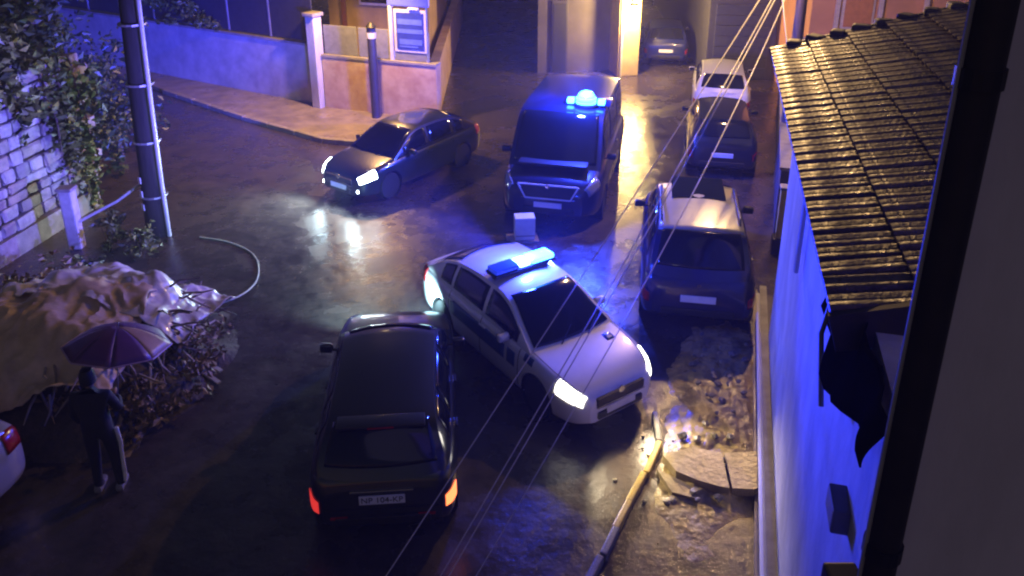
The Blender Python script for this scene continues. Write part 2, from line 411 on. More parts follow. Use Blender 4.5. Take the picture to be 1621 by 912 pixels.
VAN = dict(
    top=[(-2.40, 1.05), (-2.37, 1.12), (-2.2, 1.15), (-1, 1.16), (.9, 1.15), (1.35, 1.13), (1.75, 1.08), (2.15, .98), (2.32, .88), (2.40, .74)],
    bot=[(-2.40, .38), (-2.2, .30), (-1.5, .24), (1.5, .24), (2.1, .26), (2.40, .32)],
    hw=[(-2.40, .90), (-2.34, .95), (-2.0, .965), (1.2, .97), (1.8, .95), (2.15, .87), (2.32, .76), (2.40, .64)],
    roof=[(-2.38, 1.16), (-2.33, 1.90), (-2.22, 2.08), (-1.5, 2.13), (0, 2.14), (.75, 2.10), (.98, 2.02), (1.35, 1.62), (1.74, 1.08)],
    wr=.80, wst=.92, rwt=-2.32, rg=.02, rear_glass=False, bow=.12, sidewin=[(.35, 1.28), (-.85, .22), (-2.1, -1.0)], mirror=1.22, wheel=.335, axles=(1.48, -1.45),
    head=(1.98, 2.33, .46, .68), tail=(-2.39, -2.25, .35, .75), seams=[1.35, .28, -.92], handles=[.42, -.6], grille=(.98, .26, .80), fplate=.52, rplate=.8, crown=.04)

# ---------------------------------------------------------------- ground
def sheet(name, poly, z, m, kind='structure'):
    b = MB(); b.add([(x, y, z) for x, y in poly], [tuple(range(len(poly)))])
    o = b.build(name, m, fix=False); o['kind'] = kind; return o
g = MB().grid([[(x, y, 0) for x in np.linspace(-150, 150, 13)] for y in np.linspace(-60, 320, 13)])
ground = g.build('road', ASPHALT, fix=False); ground['kind'] = 'structure'

M_pave = mat('wet pavement concrete', (0.30, 0.25, 0.20), 0.42, var=0.45, scale=2.2, bump=0.35, bscale=14, rvar=.15)
M_kerb = mat('kerb stone', (0.36, 0.32, 0.27), 0.45, var=0.4, scale=5, bump=0.3, bscale=25)
pav = MB().prism([(-18, 31.6), (-11.9, 26.7), (-8.2, 23.65), (-5.3, 21.55), (-4.2, 21.25), (-2.5, 21.9), (-2.1, 22.9), (-2.2, 23.5), (-2.6, 27), (-6, 29), (-18, 36)], -.05, .11)
pv = pav.build('pavement', M_pave); pv['kind'] = 'structure'
kp = [(-11.9, 26.7), (-8.2, 23.65), (-5.3, 21.55), (-4.2, 21.25), (-2.5, 21.9), (-2.1, 22.9)]
for i in range(len(kp) - 1):
    a, b = Vector(kp[i]), Vector(kp[i + 1]); n = max(1, int((b - a).length / .95)); d = (b - a) / n
    nr = Vector((d.y, -d.x)).normalized()
    for k in range(n):
        c = a + d * (k + .5) - Vector((nr.x, nr.y)) * -.02
        MB().bbox((c.x, c.y, .055 + rnd.uniform(-.008, .008)), (d.length - .02, .16, .16), .025, math.atan2(d.y, d.x) + rnd.uniform(-.02, .02)).build('kerb_stone', M_kerb, pv)

# ================================================================ vehicles in the street
# police car
PC = spec(LIFT, head_mat=E_head_warm, mirror_mat=M_white_paint)
pc, pk = car('police_car', PC, M_white_paint, (.27, 11.15, 0), (.572, -.82),
             'white police car with lit blue light bar and both headlights on', 'police car')
for s in (1, -1):
    pk['panel']('side_stripe', M_blue_stripe, pk['bpt'], -1.0, .55, .34, .50, (s,), .004, 12, 4)
    pk['panel']('side_stripe', M_blue_stripe, pk['bpt'], .62, .82, .34, .50, (s,), .004, 4, 4)
    pk['panel']('side_stripe', M_blue_stripe, pk['bpt'], 1.02, 1.22, .50, .62, (s,), .004, 4, 4)
pk['panel']('bonnet_stripe', M_blue_stripe, pk['bpt'], 1.3, 1.45, .80, .86, (1,), .004, 3, 3)
bar = MB().bbox((-.22, 0, 1.515), (.30, 1.16, .05), .02).build('light_bar', M_dark, pc)
lampc = MB().bbox((-.22, .34, 1.575), (.27, .44, .085), .035).build('beacon_lens', E_blue, bar, True)
lampm = MB().bbox((-.22, 0.0, 1.572), (.24, .20, .075), .03).build('beacon_core', E_cyan, bar, True)
MB().bbox((-.22, -.34, 1.575), (.27, .44, .085), .035).build('beacon_lens', E_blue_dim, bar, True)
for yy in (-.5, .5): MB().box((-.22, yy, 1.47), (.08, .05, .10)).build('bar_foot', M_dark, bar)
lamp('blue_beacon_light', 'POINT', (-.22, .12, 1.74), 620, (.02, .05, 1.0), pc, .10)
lamp('blue_reflector_beam', 'SPOT', (-.10, .30, 1.72), 4000, (.015, .03, 1.0), pc, .08, (.93, -.33, .55), R(62), 1.0)
def to_local(h, w): return (w[0] * h[0] + w[1] * h[1], -w[0] * h[1] + w[1] * h[0], w[2])
lamp('blue_reflector_beam', 'SPOT', (-.30, -.30, 1.72), 60000, (.03, .03, 1.0), pc, .08, to_local((.572, -.82), (-.64, .77, .10)), R(38), 1.0)
lamp('blue_reflector_beam', 'SPOT', (-.30, -.45, 1.72), 13000, (.16, .13, 1.0), pc, .08, to_local((.572, -.82), (-.93, .36, .14)), R(50), 1.0)
lamp('headlamp_beam', 'SPOT', (2.2, -.58, .64), 130, (1, .80, .50), pc, .07, (1, .1, -.32), R(95), .8)
lamp('headlamp_beam', 'SPOT', (2.2, .58, .66), 110, (1, .80, .50), pc, .07, (1, -.2, -.50), R(90), .8)

# black hatchback, foreground, seen from behind
BH = spec(HATCH, tail_mat=(E_red, E_amber), handle_mat=M_black_paint, rplate=.68)
bh, bk = car('hatchback', BH, M_black_paint, (-1.65, 9.27, 0), (-.085, .996),
             'black hatchback seen from behind, right tail light glowing, beside the police car', 'car')
for s in (-1, 1):
    lamp('headlamp_beam', 'SPOT', (2.1, s * .58, .64), 600, (.50, .90, 1), bh, .07, (1, .30, -.16), R(85), .9)
sp_ = MB().bbox((-1.60, 0, 1.415), (.22, 1.02, .035), .015).build('spoiler', M_black_paint, bh, True)
MB().bbox((-1.715, 0, 1.41), (.012, .30, .02), .004).build('high_brake_light', M_red, sp_)
MB().tube([(-1.98, -.05, .99), (-1.86, .02, 1.10), (-1.80, .34, 1.13)], .011, 6).build('rear_wiper', M_dark, bh)
MB().bbox((bk['xr'] - .008, 0, .80), (.03, .72, .03), .01).build('tailgate_trim', M_chrome, bh)
MB().bbox((bk['xr'] - .004, 0, .545), (.03, 1.30, .012), .004).build('bumper_seam', M_dark, bh)
for s in (-1, 1): MB().bbox((bk['xr'] - .01, s * .50, .44), (.02, .20, .035), .01).build('reflector', M_red, bh)
text('plate_text', 'NP 104-KP', .105, M_dark, bh, Matrix.Translation((bk['xr'] - .024, 0, bk['pz'])) @ Matrix.Rotation(-math.pi / 2, 4, 'Z') @ Matrix.Rotation(math.pi / 2, 4, 'X'))

# dark saloon with headlights lit
DS = spec(LIFT, head_mat=E_head_cool, mirror_mat=M_dkgreen_paint, roof_paint=M_black_paint)
ds, dk = car('saloon_car', DS, M_dkgreen_paint, (-2.72, 19.10, 0), (-.60, -.80),
             'dark slate saloon with cool white headlights on, beside the van', 'car')
for s in (-1, 1):
    MB().bbox((2.12, s * .50, .36), (.05, .20, .07), .02).build('fog_light', E_head_cool, ds)
    lamp('headlamp_beam', 'SPOT', (2.22, s * .58, .62), 420, (.66, .92, 1), ds, .07, (1, -.25, -.05), R(140), .8)

# police van
VS = spec(VAN, mirror_mat=M_dark)
pv_, vk = car('police_van', VS, mat('black van paint', (0.007, 0.009, 0.035), 0.3, coat=0.9, var=0.2, bump=0.04, bscale=160), (1.34, 18.30, 0), (-.23, -.973),
              'black van with glowing blue roof beacon and chrome outlined grille', 'van')
pv_.scale = (1.04, 1.17, 1.07)
gf = MB()
x = vk['xf'] + .035
q = [(-.56, .95), (.56, .95), (.42, .66), (-.42, .66)]
for i in range(4):
    a, b = q[i], q[(i + 1) % 4]; gf.tube([(x, a[0], a[1]), (x, b[0], b[1])], .016, 6)
gf.build('grille_outline', M_plate, pv_)  # plain white stands in for the bright reflection on the chrome
bd = MB().lathe([(.24, 0), (.24, .06), (.0001, .06)], 20, 'Z', (.55, .42, 2.10)).build('beacon', M_dark, pv_)
MB().lathe([(.20, .0), (.205, .03), (.17, .035), (.175, .07), (.20, .075), (.20, .12), (.17, .125), (.165, .17), (.12, .24), (.05, .27), (.0001, .275)], 24, 'Z', (.55, .42, 2.16)).build('beacon_dome', E_dome, bd, True, 25)
for yy in (-.30, .30): MB().bbox((.55, .42 + yy, 2.20), (.16, .14, .12), .03).build('flasher', E_blue, bd, True)
MB().bbox((.35, .45, 2.15), (.5, .9, .08), .03).build('roof_pod', MATS['black van paint'], pv_, True)
lamp('van_beacon_light', 'POINT', (.95, .42, 2.70), 3000, (.03, .06, 1.0), pv_, .10)
lamp('van_reflector_beam', 'SPOT', (.55, .25, 2.60), 5000, (.04, .05, 1.0), pv_, .08, (-.44, -.89, -.02), R(85), 1.0)
MB().bbox((vk['xf'] - .55, 0, 1.22), (.3, 1.3, .05), .02).build('cowl', M_dark, pv_)

# silver hatchback parked on the right
SH = spec(HATCH, mirror_mat=M_dark, roof=[(x, .94 + (z - .94) * 1.30) for x, z in HATCH['roof']], wr=.63)
sh, sk = car('hatchback', SH, mat('deep blue car paint', (0.007, 0.010, 0.055), 0.3, coat=0.9, var=0.2, bump=0.04, bscale=160), (3.46, 13.90, 0), (.17, .985),
             'dark blue hatchback with silver roof and roof glass parked by the house', 'car')
sh.scale = (1.10, 1.11, 1.08)
sk['panel']('roof_panel', M_silver_paint, sk['gpt'], -1.50, .22, 1.02, 2.0, (1, -1), .004, 14, 8)
MB().bbox((-.05, 0, 1.652), (.95, .86, .012), .005).build('sunroof', M_glass, sh)
for s in (-1, 1): MB().tube([(-1.3, s * .59, 1.55), (-1.2, s * .59, 1.63), (.0, s * .59, 1.65), (.15, s * .59, 1.57)], .018, 6).build('roof_rail', M_chrome, sh)
text('badge_text', 'o', .10, M_chrome, sh, Matrix.Translation((sk['xr'] - .012, 0, .86)) @ Matrix.Rotation(-math.pi / 2, 4, 'Z') @ Matrix.Rotation(math.pi / 2, 4, 'X'))

dh, _ = car('hatchback', spec(HATCH), M_black_paint, (5.62, 20.75, 0), (.20, .98),
            'dark hatchback parked ahead of the silver-roofed one, its chrome badge catching light', 'car')
wh, _ = car('hatchback', spec(HATCH), M_white_paint, (6.75, 25.3, 0), (.22, .975),
            'white car parked beyond the dark hatchback, roof crossed by the cables', 'car')
fc, _ = car('hatchback', spec(HATCH), M_navy_paint, (6.2, 32.4, 0), (.15, .99),
            'small dark car farthest up the street, next to the lit yellow wall', 'car')
sc_, _ = car('saloon_car', spec(LIFT), M_silver_paint, (-7.56, 6.48, 0), (-.36, -.93),
             'silver car cut off by the left edge, red tail light and rear wheel showing', 'car')

# ================================================================ house on the right, its roof just below the viewpoint
M_plaster = mat('pale plaster', (0.60, 0.60, 0.60), 0.75, var=0.38, scale=2.2, bump=0.25, bscale=22, stretch=(1, 1, .45))
M_trimdark = mat('dark timber', (0.025, 0.022, 0.022), 0.6, var=0.4, scale=8)
M_conc = mat('rough concrete', (0.33, 0.31, 0.29), 0.6, var=0.4, scale=4, bump=0.4, bscale=30)
EV = Vector((.2425, .9701, 0)); NV_ = Vector((-.9701, .2425, 0))      # along the street wall, out towards the street
def fac(Y, off=0.0, z=0.0):       # point of the street wall's plane at depth Y
    return Vector((1.02 + .277 * Y, Y, z)) + NV_ * off
house = empty('house', fac(4.2), 0, 'low tile-roofed house on the right, its street wall washed in blue light', 'house')
def world_part(mb, name, m, parent, **k):
    o = mb.build(name, m, parent, **k)
    if parent:
        o.matrix_parent_inverse = Matrix.Identity(4)
        pw = parent.location if parent.parent is None else parent.location + parent.parent.location
        for v in o.data.vertices: v.co -= pw
    return o
def slab_along(mb, Y0, Y1, off0, off1, z0, z1):
    a, b = fac(Y0, off0), fac(Y1, off0); c, d = fac(Y1, off1), fac(Y0, off1)
    return mb.prism([(p.x, p.y) for p in (a, b, c, d)], z0, z1)
world_part(slab_along(MB(), 2.62, 11.0, 0, -.25, 0, 4.86), 'wall', M_plaster, house)
world_part(slab_along(MB(), 3.0, 12.6, .12, .003, 0, .42), 'plinth', M_conc, house)
world_part(slab_along(MB(), 3.0, 13.0, .20, .123, 0, .10), 'plinth_step', M_pave, house)
M_pipe_pale = mat('pale drain pipe', (0.7, 0.7, 0.7), 0.35, var=0.1)
world_part(MB().tube([fac(4.0, .16, .52), fac(7.0, .16, .50), fac(12.2, .16, .46)], .035, 8), 'drain_pipe', M_pipe_pale, house, smooth=True)
dp = MB().tube([fac(7.9, .07, 4.6), fac(7.9, .07, 4.3), fac(7.95, .07, 3.2)], .03, 8); world_part(dp, 'downpipe', M_pipe_pale, house, smooth=True)
# small fittings on the wall
world_part(MB().bbox(fac(4.05, .05, 3.6), (.12, .26, .18), .015, math.atan2(.2425, -.9701)), 'meter_box', mat('grey box', (.12, .12, .13), .5), house)
# roof
SL = R(17); UPV = Vector((-NV_.x * math.cos(SL), -NV_.y * math.cos(SL), math.sin(SL))); RN = EV.cross(UPV).normalized()
if RN.z < 0: RN = -RN
EAVE = Vector((2.02, 4.24, 4.91)); RL = 7.46
rdeck = MB(); RW = 3.1
cs = [EAVE - EV * .02, EAVE + EV * RL, EAVE + EV * RL + UPV * RW, EAVE - EV * .02 + UPV * RW]
rdeck.add([p - RN * .02 for p in cs] + [p - RN * .14 for p in cs], [(0, 1, 2, 3), (7, 6, 5, 4), (0, 4, 5, 1), (1, 5, 6, 2), (2, 6, 7, 3), (3, 7, 4, 0)])
roof = world_part(rdeck, 'roof', M_trimdark, house)
M_tiles = [mat('wet clay tile %d' % i, c, .44, var=.6, scale=9, bump=.6, bscale=34, rvar=.2, rscale=6, spec=.45)
           for i, c in enumerate([(.16, .122, .088), (.12, .093, .068), (.20, .157, .11), (.055, .042, .033)])]
def tile_mesh(m, i):
    w, l, th = .212, .535, .02
    prof = [(0, -.004), (.008, .020), (.030, .025), (.055, .013), (.10, .012), (.135, .024), (.152, .018), (.160, -.008), (.190, -.012), (.207, -.006)]
    b = MB(); rows = []
    for t in (0, .5, 1):
        rows.append([(x, -.05 + l * t, z + .058 * (1 - t) + .002) for x, z in prof])
    nP = len(prof)
    top_ = [p for r_ in rows for p in r_]; bot_ = [(p[0], p[1], p[2] - th) for p in top_]
    fs = []
    for k in range(2):
        for j in range(nP - 1):
            a = k * nP + j; fs.append((a, a + 1, a + nP + 1, a + nP))
    o = 3 * nP
    fs += [tuple(o + q_ for q_ in reversed(f)) for f in fs[:]]
    for j in range(nP - 1): fs.append((j, o + j, o + j + 1, j + 1))
    for k in range(2): fs.append((k * nP, (k + 1) * nP, o + (k + 1) * nP, o + k * nP)); a = k * nP + nP - 1; fs.append((a, o + a, o + a + nP, a + nP))
    b.add(top_ + bot_, fs)
    me = bpy.data.meshes.new('tile'); me.from_pydata([tuple(map(float, p)) for p in b.v], [], b.f); me.materials.append(m)
    for p in me.polygons: p.use_smooth = True
    me.set_sharp_from_angle(angle=R(40))
    return me
tms = [tile_mesh(m, i) for i, m in enumerate(M_tiles)]
RB = Matrix((EV, UPV, RN)).transposed().to_4x4()
rp = Vector(house.location)
for c in range(6):
    for k in range(35):
        o = bpy.data.objects.new('tile', tms[rnd.choices([0, 1, 2, 3], [4, 3, 3, 2])[0]]); COL.objects.link(o); o.parent = roof
        p = EAVE + EV * (k * .213) + UPV * (c * .51 - .03) + RN * rnd.uniform(0, .012)
        o.matrix_local = Matrix.Translation(p - rp) @ RB @ Matrix.Rotation(rnd.gauss(0, .018), 4, 'Z') @ Matrix.Rotation(rnd.gauss(0, .02), 4, 'Y') @ Matrix.Rotation(rnd.gauss(0, .008), 4, 'X')
world_part(MB().tube([EAVE - UPV * .02 - RN * .08 - EV * .05, EAVE - UPV * .02 - RN * .08 + EV * (RL + .05)], .07, 12), 'gutter', M_trimdark, house, smooth=True)
for t, nm in ((-.06, 'verge_board'), (RL + .03, 'verge_board')):
    a = EAVE + EV * t - UPV * .1; b = EAVE + EV * t + UPV * RW
    mbv = MB(); vv = [a, b, b + EV * .05, a + EV * .05]
    mbv.add([p + RN * .05 for p in vv] + [p - RN * .20 for p in vv], [(0, 1, 2, 3), (7, 6, 5, 4), (0, 4, 5, 1), (1, 5, 6, 2), (2, 6, 7, 3), (3, 7, 4, 0)])
    world_part(mbv, nm, M_trimdark, house)
# broken mortar lumps along the far verge
for i in range(9):
    p = EAVE + EV * (RL - .05) + UPV * (.25 + i * .3) + RN * .05
    world_part(MB().bbox(p, (.2, .25, .12), .04, rnd.random() * 3), 'verge_tile', M_trimdark, house)
# gable wall under the near verge
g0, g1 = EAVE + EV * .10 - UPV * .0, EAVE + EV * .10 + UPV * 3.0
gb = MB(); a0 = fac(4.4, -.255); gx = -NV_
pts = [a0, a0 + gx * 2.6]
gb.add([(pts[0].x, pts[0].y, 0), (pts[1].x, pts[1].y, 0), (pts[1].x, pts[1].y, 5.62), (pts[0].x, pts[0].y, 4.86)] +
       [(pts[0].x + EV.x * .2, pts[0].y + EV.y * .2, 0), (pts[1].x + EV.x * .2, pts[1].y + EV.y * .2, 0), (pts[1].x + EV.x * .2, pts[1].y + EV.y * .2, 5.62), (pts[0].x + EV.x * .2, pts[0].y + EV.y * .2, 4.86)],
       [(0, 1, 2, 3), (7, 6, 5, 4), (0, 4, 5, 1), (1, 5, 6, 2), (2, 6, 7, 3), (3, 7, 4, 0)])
world_part(gb, 'gable_wall', mat('shaded plaster', (.05, .05, .055), .8), house)  # near-black colour carries the shade of this unlit gable end
# black sheet standing in for the eave shadow under the near roof corner
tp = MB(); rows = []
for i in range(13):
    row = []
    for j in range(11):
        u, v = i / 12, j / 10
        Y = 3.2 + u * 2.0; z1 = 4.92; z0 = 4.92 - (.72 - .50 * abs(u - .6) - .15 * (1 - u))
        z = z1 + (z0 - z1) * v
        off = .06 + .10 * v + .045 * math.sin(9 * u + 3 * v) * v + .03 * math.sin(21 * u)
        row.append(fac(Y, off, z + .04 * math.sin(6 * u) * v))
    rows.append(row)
eave_shade = tp.grid(rows).build('tarpaulin', mat('black shade sheet', (.004, .004, .005), .95, var=.3, bump=.2, bscale=12, spec=.0), None, True, 60, thick=.01)
tag(eave_shade, 'black shade sheet standing in for the eave shadow below the near corner of the tiled roof', 'tarpaulin')
st = MB().tube([fac(5.0, .10, 4.75), fac(4.8, .20, 4.4), fac(4.6, .16, 3.95)], .02, 6).build('hanging_strap', mat('grey strap', (.25, .25, .24), .6), eave_shade, True)

# ---------------- the building the photograph is taken from: dark corner drainpipe and plaster wall at the right edge
cb = empty('near_building', (1.5, 2.4, 0), 0, 'near building at the right edge, grey plaster wall behind a black drainpipe', 'building')
M_grey = mat('grey render', (.70, .66, .78), .85, var=.18, scale=2.5, bump=.15, bscale=40, stretch=(1, 1, .35))
world_part(MB().prism([(1.50, 2.44), (3.6, 2.30), (3.6, 2.60), (1.50, 2.62)], 0, 10), 'wall', M_grey, cb)
pp = Vector((1.379, 2.311, 6.194))
world_part(MB().tube([(pp.x, pp.y, 0), (pp.x, pp.y, 10)], .062, 16), 'drainpipe', M_trimdark, cb, smooth=True)
for z in (3.2, 5.1, 6.9): world_part(MB().lathe([(.062, -.03), (.07, -.03), (.07, .03), (.062, .03)], 16, 'Z', (pp.x, pp.y, z)), 'pipe_clip', M_dark, cb)
world_part(MB().tube([(pp.x - .068, pp.y - .005, 0), (pp.x - .068, pp.y - .005, 10)], .008, 6), 'cable_run', mat('grey cable sheath', (.4, .4, .42), .5), cb)
world_part(MB().bbox((pp.x - .10, pp.y + .05, 4.86), (.13, .10, .13), .012), 'junction_box', mat('dark box', (.03, .03, .035), .5), cb)

# ================================================================ utility pole behind the roof with its street lamp
M_wood = mat('weathered pole wood', (.16, .12, .09), .75, var=.5, scale=4, stretch=(6, 6, .4), bump=.4, bscale=20)
M_wire = mat('grey cable', (.42, .40, .38), .45, var=.1)
M_galv = mat('galvanised steel', (.42, .43, .45), .4, metal=.6, var=.2)
up = empty('utility_pole', (6.62, 18.5, 0), 0, 'utility pole rising behind the tiled roof, cables meeting at its bracket', 'utility pole')
MB().tube([(0, 0, 0), (0, 0, 8.3)], [.15, .10], 12).build('pole', M_wood, up, True)
MB().tube([(0, 0, 4.62), (-.95, -.1, 4.62)], .035, 8).build('bracket', M_galv, up)
for i in range(4):
    MB().lathe([(.03, 0), (.045, .03), (.03, .06), (.045, .09), (.02, .11)], 10, 'Z', (-.36 - .18 * i, -.1, 4.65)).build('insulator', mat('porcelain', (.6, .58, .55), .2), up, True)
sl = empty('street_lamp', (6.52, 18.4, 7.3), 0, 'warm sodium street lamp on an arm over the right-hand kerb', 'street lamp')
MB().tube([(.1, .1, -.1), (-.3, -.1, .35), (-.9, -.3, .42)], .03, 8).build('arm', M_galv, sl, True)
MB().bbox((-1.1, -.37, .40), (.55, .24, .12), .05, .32).build('lamp_head', M_galv, sl, True)
MB().bbox((-1.1, -.37, .325), (.42, .18, .05), .02, .32).build('lamp_glass', E_sodium, sl)
lamp('street_lamp_light', 'POINT', (-1.1, -.37, .12), 2100, (1.0, .60, .24), sl, .10)

def cable(name, a, b, sag, label, r0=.016, r1=.0045, n=26):
    a, b = Vector(a), Vector(b); pts = []
    for i in range(n + 1):
        t = i / n; p = a.lerp(b, t); p.z -= sag * 4 * t * (1 - t); pts.append(p)
    o = MB().tube(pts, [r0 + (r1 - r0) * i / n for i in range(n + 1)], 6).build(name, M_wire, None, True)
    return tag(o, label, 'cable', 'overhead cables')
cable('overhead_cable', (6.26, 18.4, 4.74), (-0.348, 4.735, 2.142), .45, 'overhead cable with most sag, crossing the police car bonnet')
cable('overhead_cable', (6.04, 18.4, 4.70), (-0.534, 4.51, 2.397), .12, 'right one of the close pair of cables over the road')
cable('overhead_cable', (5.98, 18.4, 4.74), (-0.575, 4.36, 2.568), .10, 'left one of the close pair of cables over the road')
cable('overhead_cable', (5.72, 18.4, 4.72), (-0.941, 4.209, 2.738), .05, 'leftmost overhead cable, passing over the black hatchback')
cable('overhead_cable', (6.10, 18.4, 4.72), fac(9.5, .03, 4.05), .06, 'short service cable dropping from the pole to the blue-lit house wall', .018, .014)

# ================================================================ left: stone wall, ivy, pole, post
M_mortar = mat('mortar', (.16, .15, .14), .9, var=.3, bump=.3)
M_st = [mat('wall stone %d' % i, c, .55, var=.45, scale=5, bump=.5, bscale=18, rvar=.15) for i, c in
        enumerate([(.36, .34, .33), (.28, .26, .25), (.42, .40, .38), (.32, .27, .24)])]
W0, W1 = Vector((-10.35, 12.6, 0)), Vector((-9.66, 17.2, 0))
wd = (W1 - W0).normalized(); wn_ = Vector((wd.y, -wd.x, 0)); WLEN = (W1 - W0).length
swall = empty('stone_wall', W0, 0, 'rough stone retaining wall on the left with ivy hanging over it', 'wall')
core = MB().prism([tuple((p)[:2]) for p in (W0 - wn_ * .10, W1 - wn_ * .10, W1 - wn_ * .6, W0 - wn_ * .6)], 0, 3.5)
world_part(core, 'core', M_mortar, swall)
world_part(MB().prism([tuple((p)[:2]) for p in (W0 + wn_ * .14, W1 + wn_ * .14, W1 - wn_ * .08, W0 - wn_ * .08)], 0, .45), 'plinth', M_conc, swall)
z = .47
while z < 3.4:
    h = rnd.uniform(.20, .34); t = rnd.uniform(-.3, 0)
    while t < WLEN:
        l = rnd.uniform(.28, .62); c = W0 + wd * (t + l / 2) + Vector((0, 0, z + h / 2)) + wn_ * rnd.uniform(-.05, .02)
        bm = MB(); bm.bbox((0, 0, 0), (l - .03, .24, h - .03), .05)
        bm.v = [tuple(Vector(v) * (1 + .05 * rnd.uniform(-1, 1)) + Vector((rnd.uniform(-.012, .012),) * 3)) for v in bm.v]
        Rz = Matrix.Rotation(math.atan2(wd.y, wd.x) + rnd.uniform(-.04, .04), 3, 'Z') @ Matrix.Rotation(rnd.uniform(-.05, .05), 3, 'Y')
        bm.v = [tuple(Rz @ Vector(v) + c) for v in bm.v]
        world_part(bm, 'stone', rnd.choice(M_st), swall)
        t += l
    z += h
M_leaf = [mat('leaf green %d' % i, c, .45, var=.35, scale=3) for i, c in enumerate([(.10, .135, .03), (.17, .19, .045), (.055, .075, .02)])]
def leaves(name, blobs, n, size, m, parent=None, seed=1, hang=0.0):
    r_ = random.Random(seed); mb = MB()
    tot = sum(b[1][0] * b[1][1] * b[1][2] for b in blobs)
    for c, rad in blobs:
        k = max(8, int(n * rad[0] * rad[1] * rad[2] / tot))
        cl = [Vector((r_.gauss(0, .5), r_.gauss(0, .5), r_.gauss(0, .5))) for _ in range(max(3, k // 22))]
        for _ in range(k):
            q_ = r_.choice(cl) + Vector((r_.gauss(0, .17), r_.gauss(0, .17), r_.gauss(0, .17)))
            p = Vector(c) + Vector((q_.x * rad[0], q_.y * rad[1], q_.z * rad[2] - hang * abs(r_.gauss(0, 1))))
            s = size * r_.uniform(.6, 1.3)
            d = Vector((r_.gauss(0, 1), r_.gauss(0, 1), r_.gauss(-.2, .6))).normalized(); e = d.cross(Vector((r_.gauss(0, 1), r_.gauss(0, 1), r_.gauss(0, 1)))).normalized()
            nn = d.cross(e) * s * .18
            mb.add([p - d * s * .55, p + e * s * .34 + nn, p + d * s * .6, p - e * s * .34 + nn], [(0, 1, 2), (0, 2, 3)])
    return mb.build(name, m, parent, fix=False)
def plant(name, label, cat, base, blobs, n, size, stems, mi=0, seed=1, hang=0, group=None, stem_r=.03):
    root = empty(name, base, 0, label, cat, group); b0 = Vector(base)
    rel = [(Vector(c) - b0, r_) for c, r_ in blobs]
    leaves('crown', rel, n, size, M_leaf[mi], root, seed, hang)
    leaves('crown', rel, n // 2, size * .9, M_leaf[(mi + 1) % 3], root, seed + 77, hang)
    for s in stems:
        pts = [Vector(p) - b0 for p in s]
        MB().tube(pts, [stem_r * (1 - .7 * i / (len(pts) - 1)) for i in range(len(pts))], 6).build('trunk', M_wood, root, True)
    return root
plant('ivy', 'bushy green ivy spilling over the stone wall top at the left edge', 'ivy', (-10.4, 14.6, 3.3),
      [((-10.2, 13.9, 3.6), (.7, .9, .5)), ((-10.0, 15.2, 3.55), (.6, .9, .5)), ((-9.8, 15.5, 2.9), (.35, .6, .5)), ((-10.1, 14.6, 4.3), (.8, .9, .6))],
      900, .22, [[(-10.4, 14.0, 3.3), (-10.2, 13.9, 3.8), (-10.0, 13.7, 4.2)], [(-10.3, 15.0, 3.3), (-10.0, 15.2, 3.8), (-9.8, 15.5, 3.2)]], 1, 3, .15)
plant('ivy', 'long trailing ivy hanging down the stone wall beside the left pole', 'ivy', (-9.7, 16.6, 3.3),
      [((-9.45, 16.2, 2.6), (.3, .5, .9)), ((-9.4, 16.8, 1.6), (.3, .4, .9)), ((-9.5, 16.9, 3.2), (.5, .5, .5))],
      700, .19, [[(-9.7, 16.6, 3.3), (-9.45, 16.5, 2.6), (-9.42, 16.6, 1.2), (-9.4, 16.6, .4)], [(-9.6, 17.0, 3.4), (-9.4, 17.0, 2.4), (-9.38, 17.0, .6)], [(-9.7, 16.1, 3.4), (-9.5, 16.05, 2.4), (-9.5, 16.0, 1.6)]], 0, 5, .3)
plant('tree', 'dark tree filling the top left corner behind the stone wall', 'tree', (-13.0, 19.0, 1.5),
      [((-12.6, 18.5, 4.6), (1.9, 1.7, 1.4)), ((-14, 20, 5.4), (2.2, 2.2, 1.6)), ((-11.4, 19.5, 3.8), (1.2, 1.3, 1.2)), ((-11.2, 18.0, 4.2), (.9, .9, .9))],
      2600, .22, [[(-13, 19, 1.0), (-12.9, 18.9, 3), (-12.6, 18.6, 5)], [(-12.9, 18.9, 2.6), (-13.6, 19.6, 4.2), (-14, 20, 5.4)], [(-12.9, 18.9, 2.4), (-12, 19.3, 3.4), (-11.4, 19.5, 4)]], 2, 8, stem_r=.14)
plant('bush', 'dark bush between the left pole and the garden wall', 'bush', (-10.6, 20.6, 0),
      [((-10.6, 20.2, 1.2), (1.0, 1.4, 1.1)), ((-11.6, 21.5, 1.6), (1.3, 1.3, 1.3)), ((-10.2, 19.2, .7), (.6, .8, .7))],
      1500, .18, [[(-10.6, 20.6, 0), (-10.6, 20.4, 1.2)], [(-11.4, 21.2, 0), (-11.6, 21.4, 1.6)]], 2, 21, stem_r=.06)
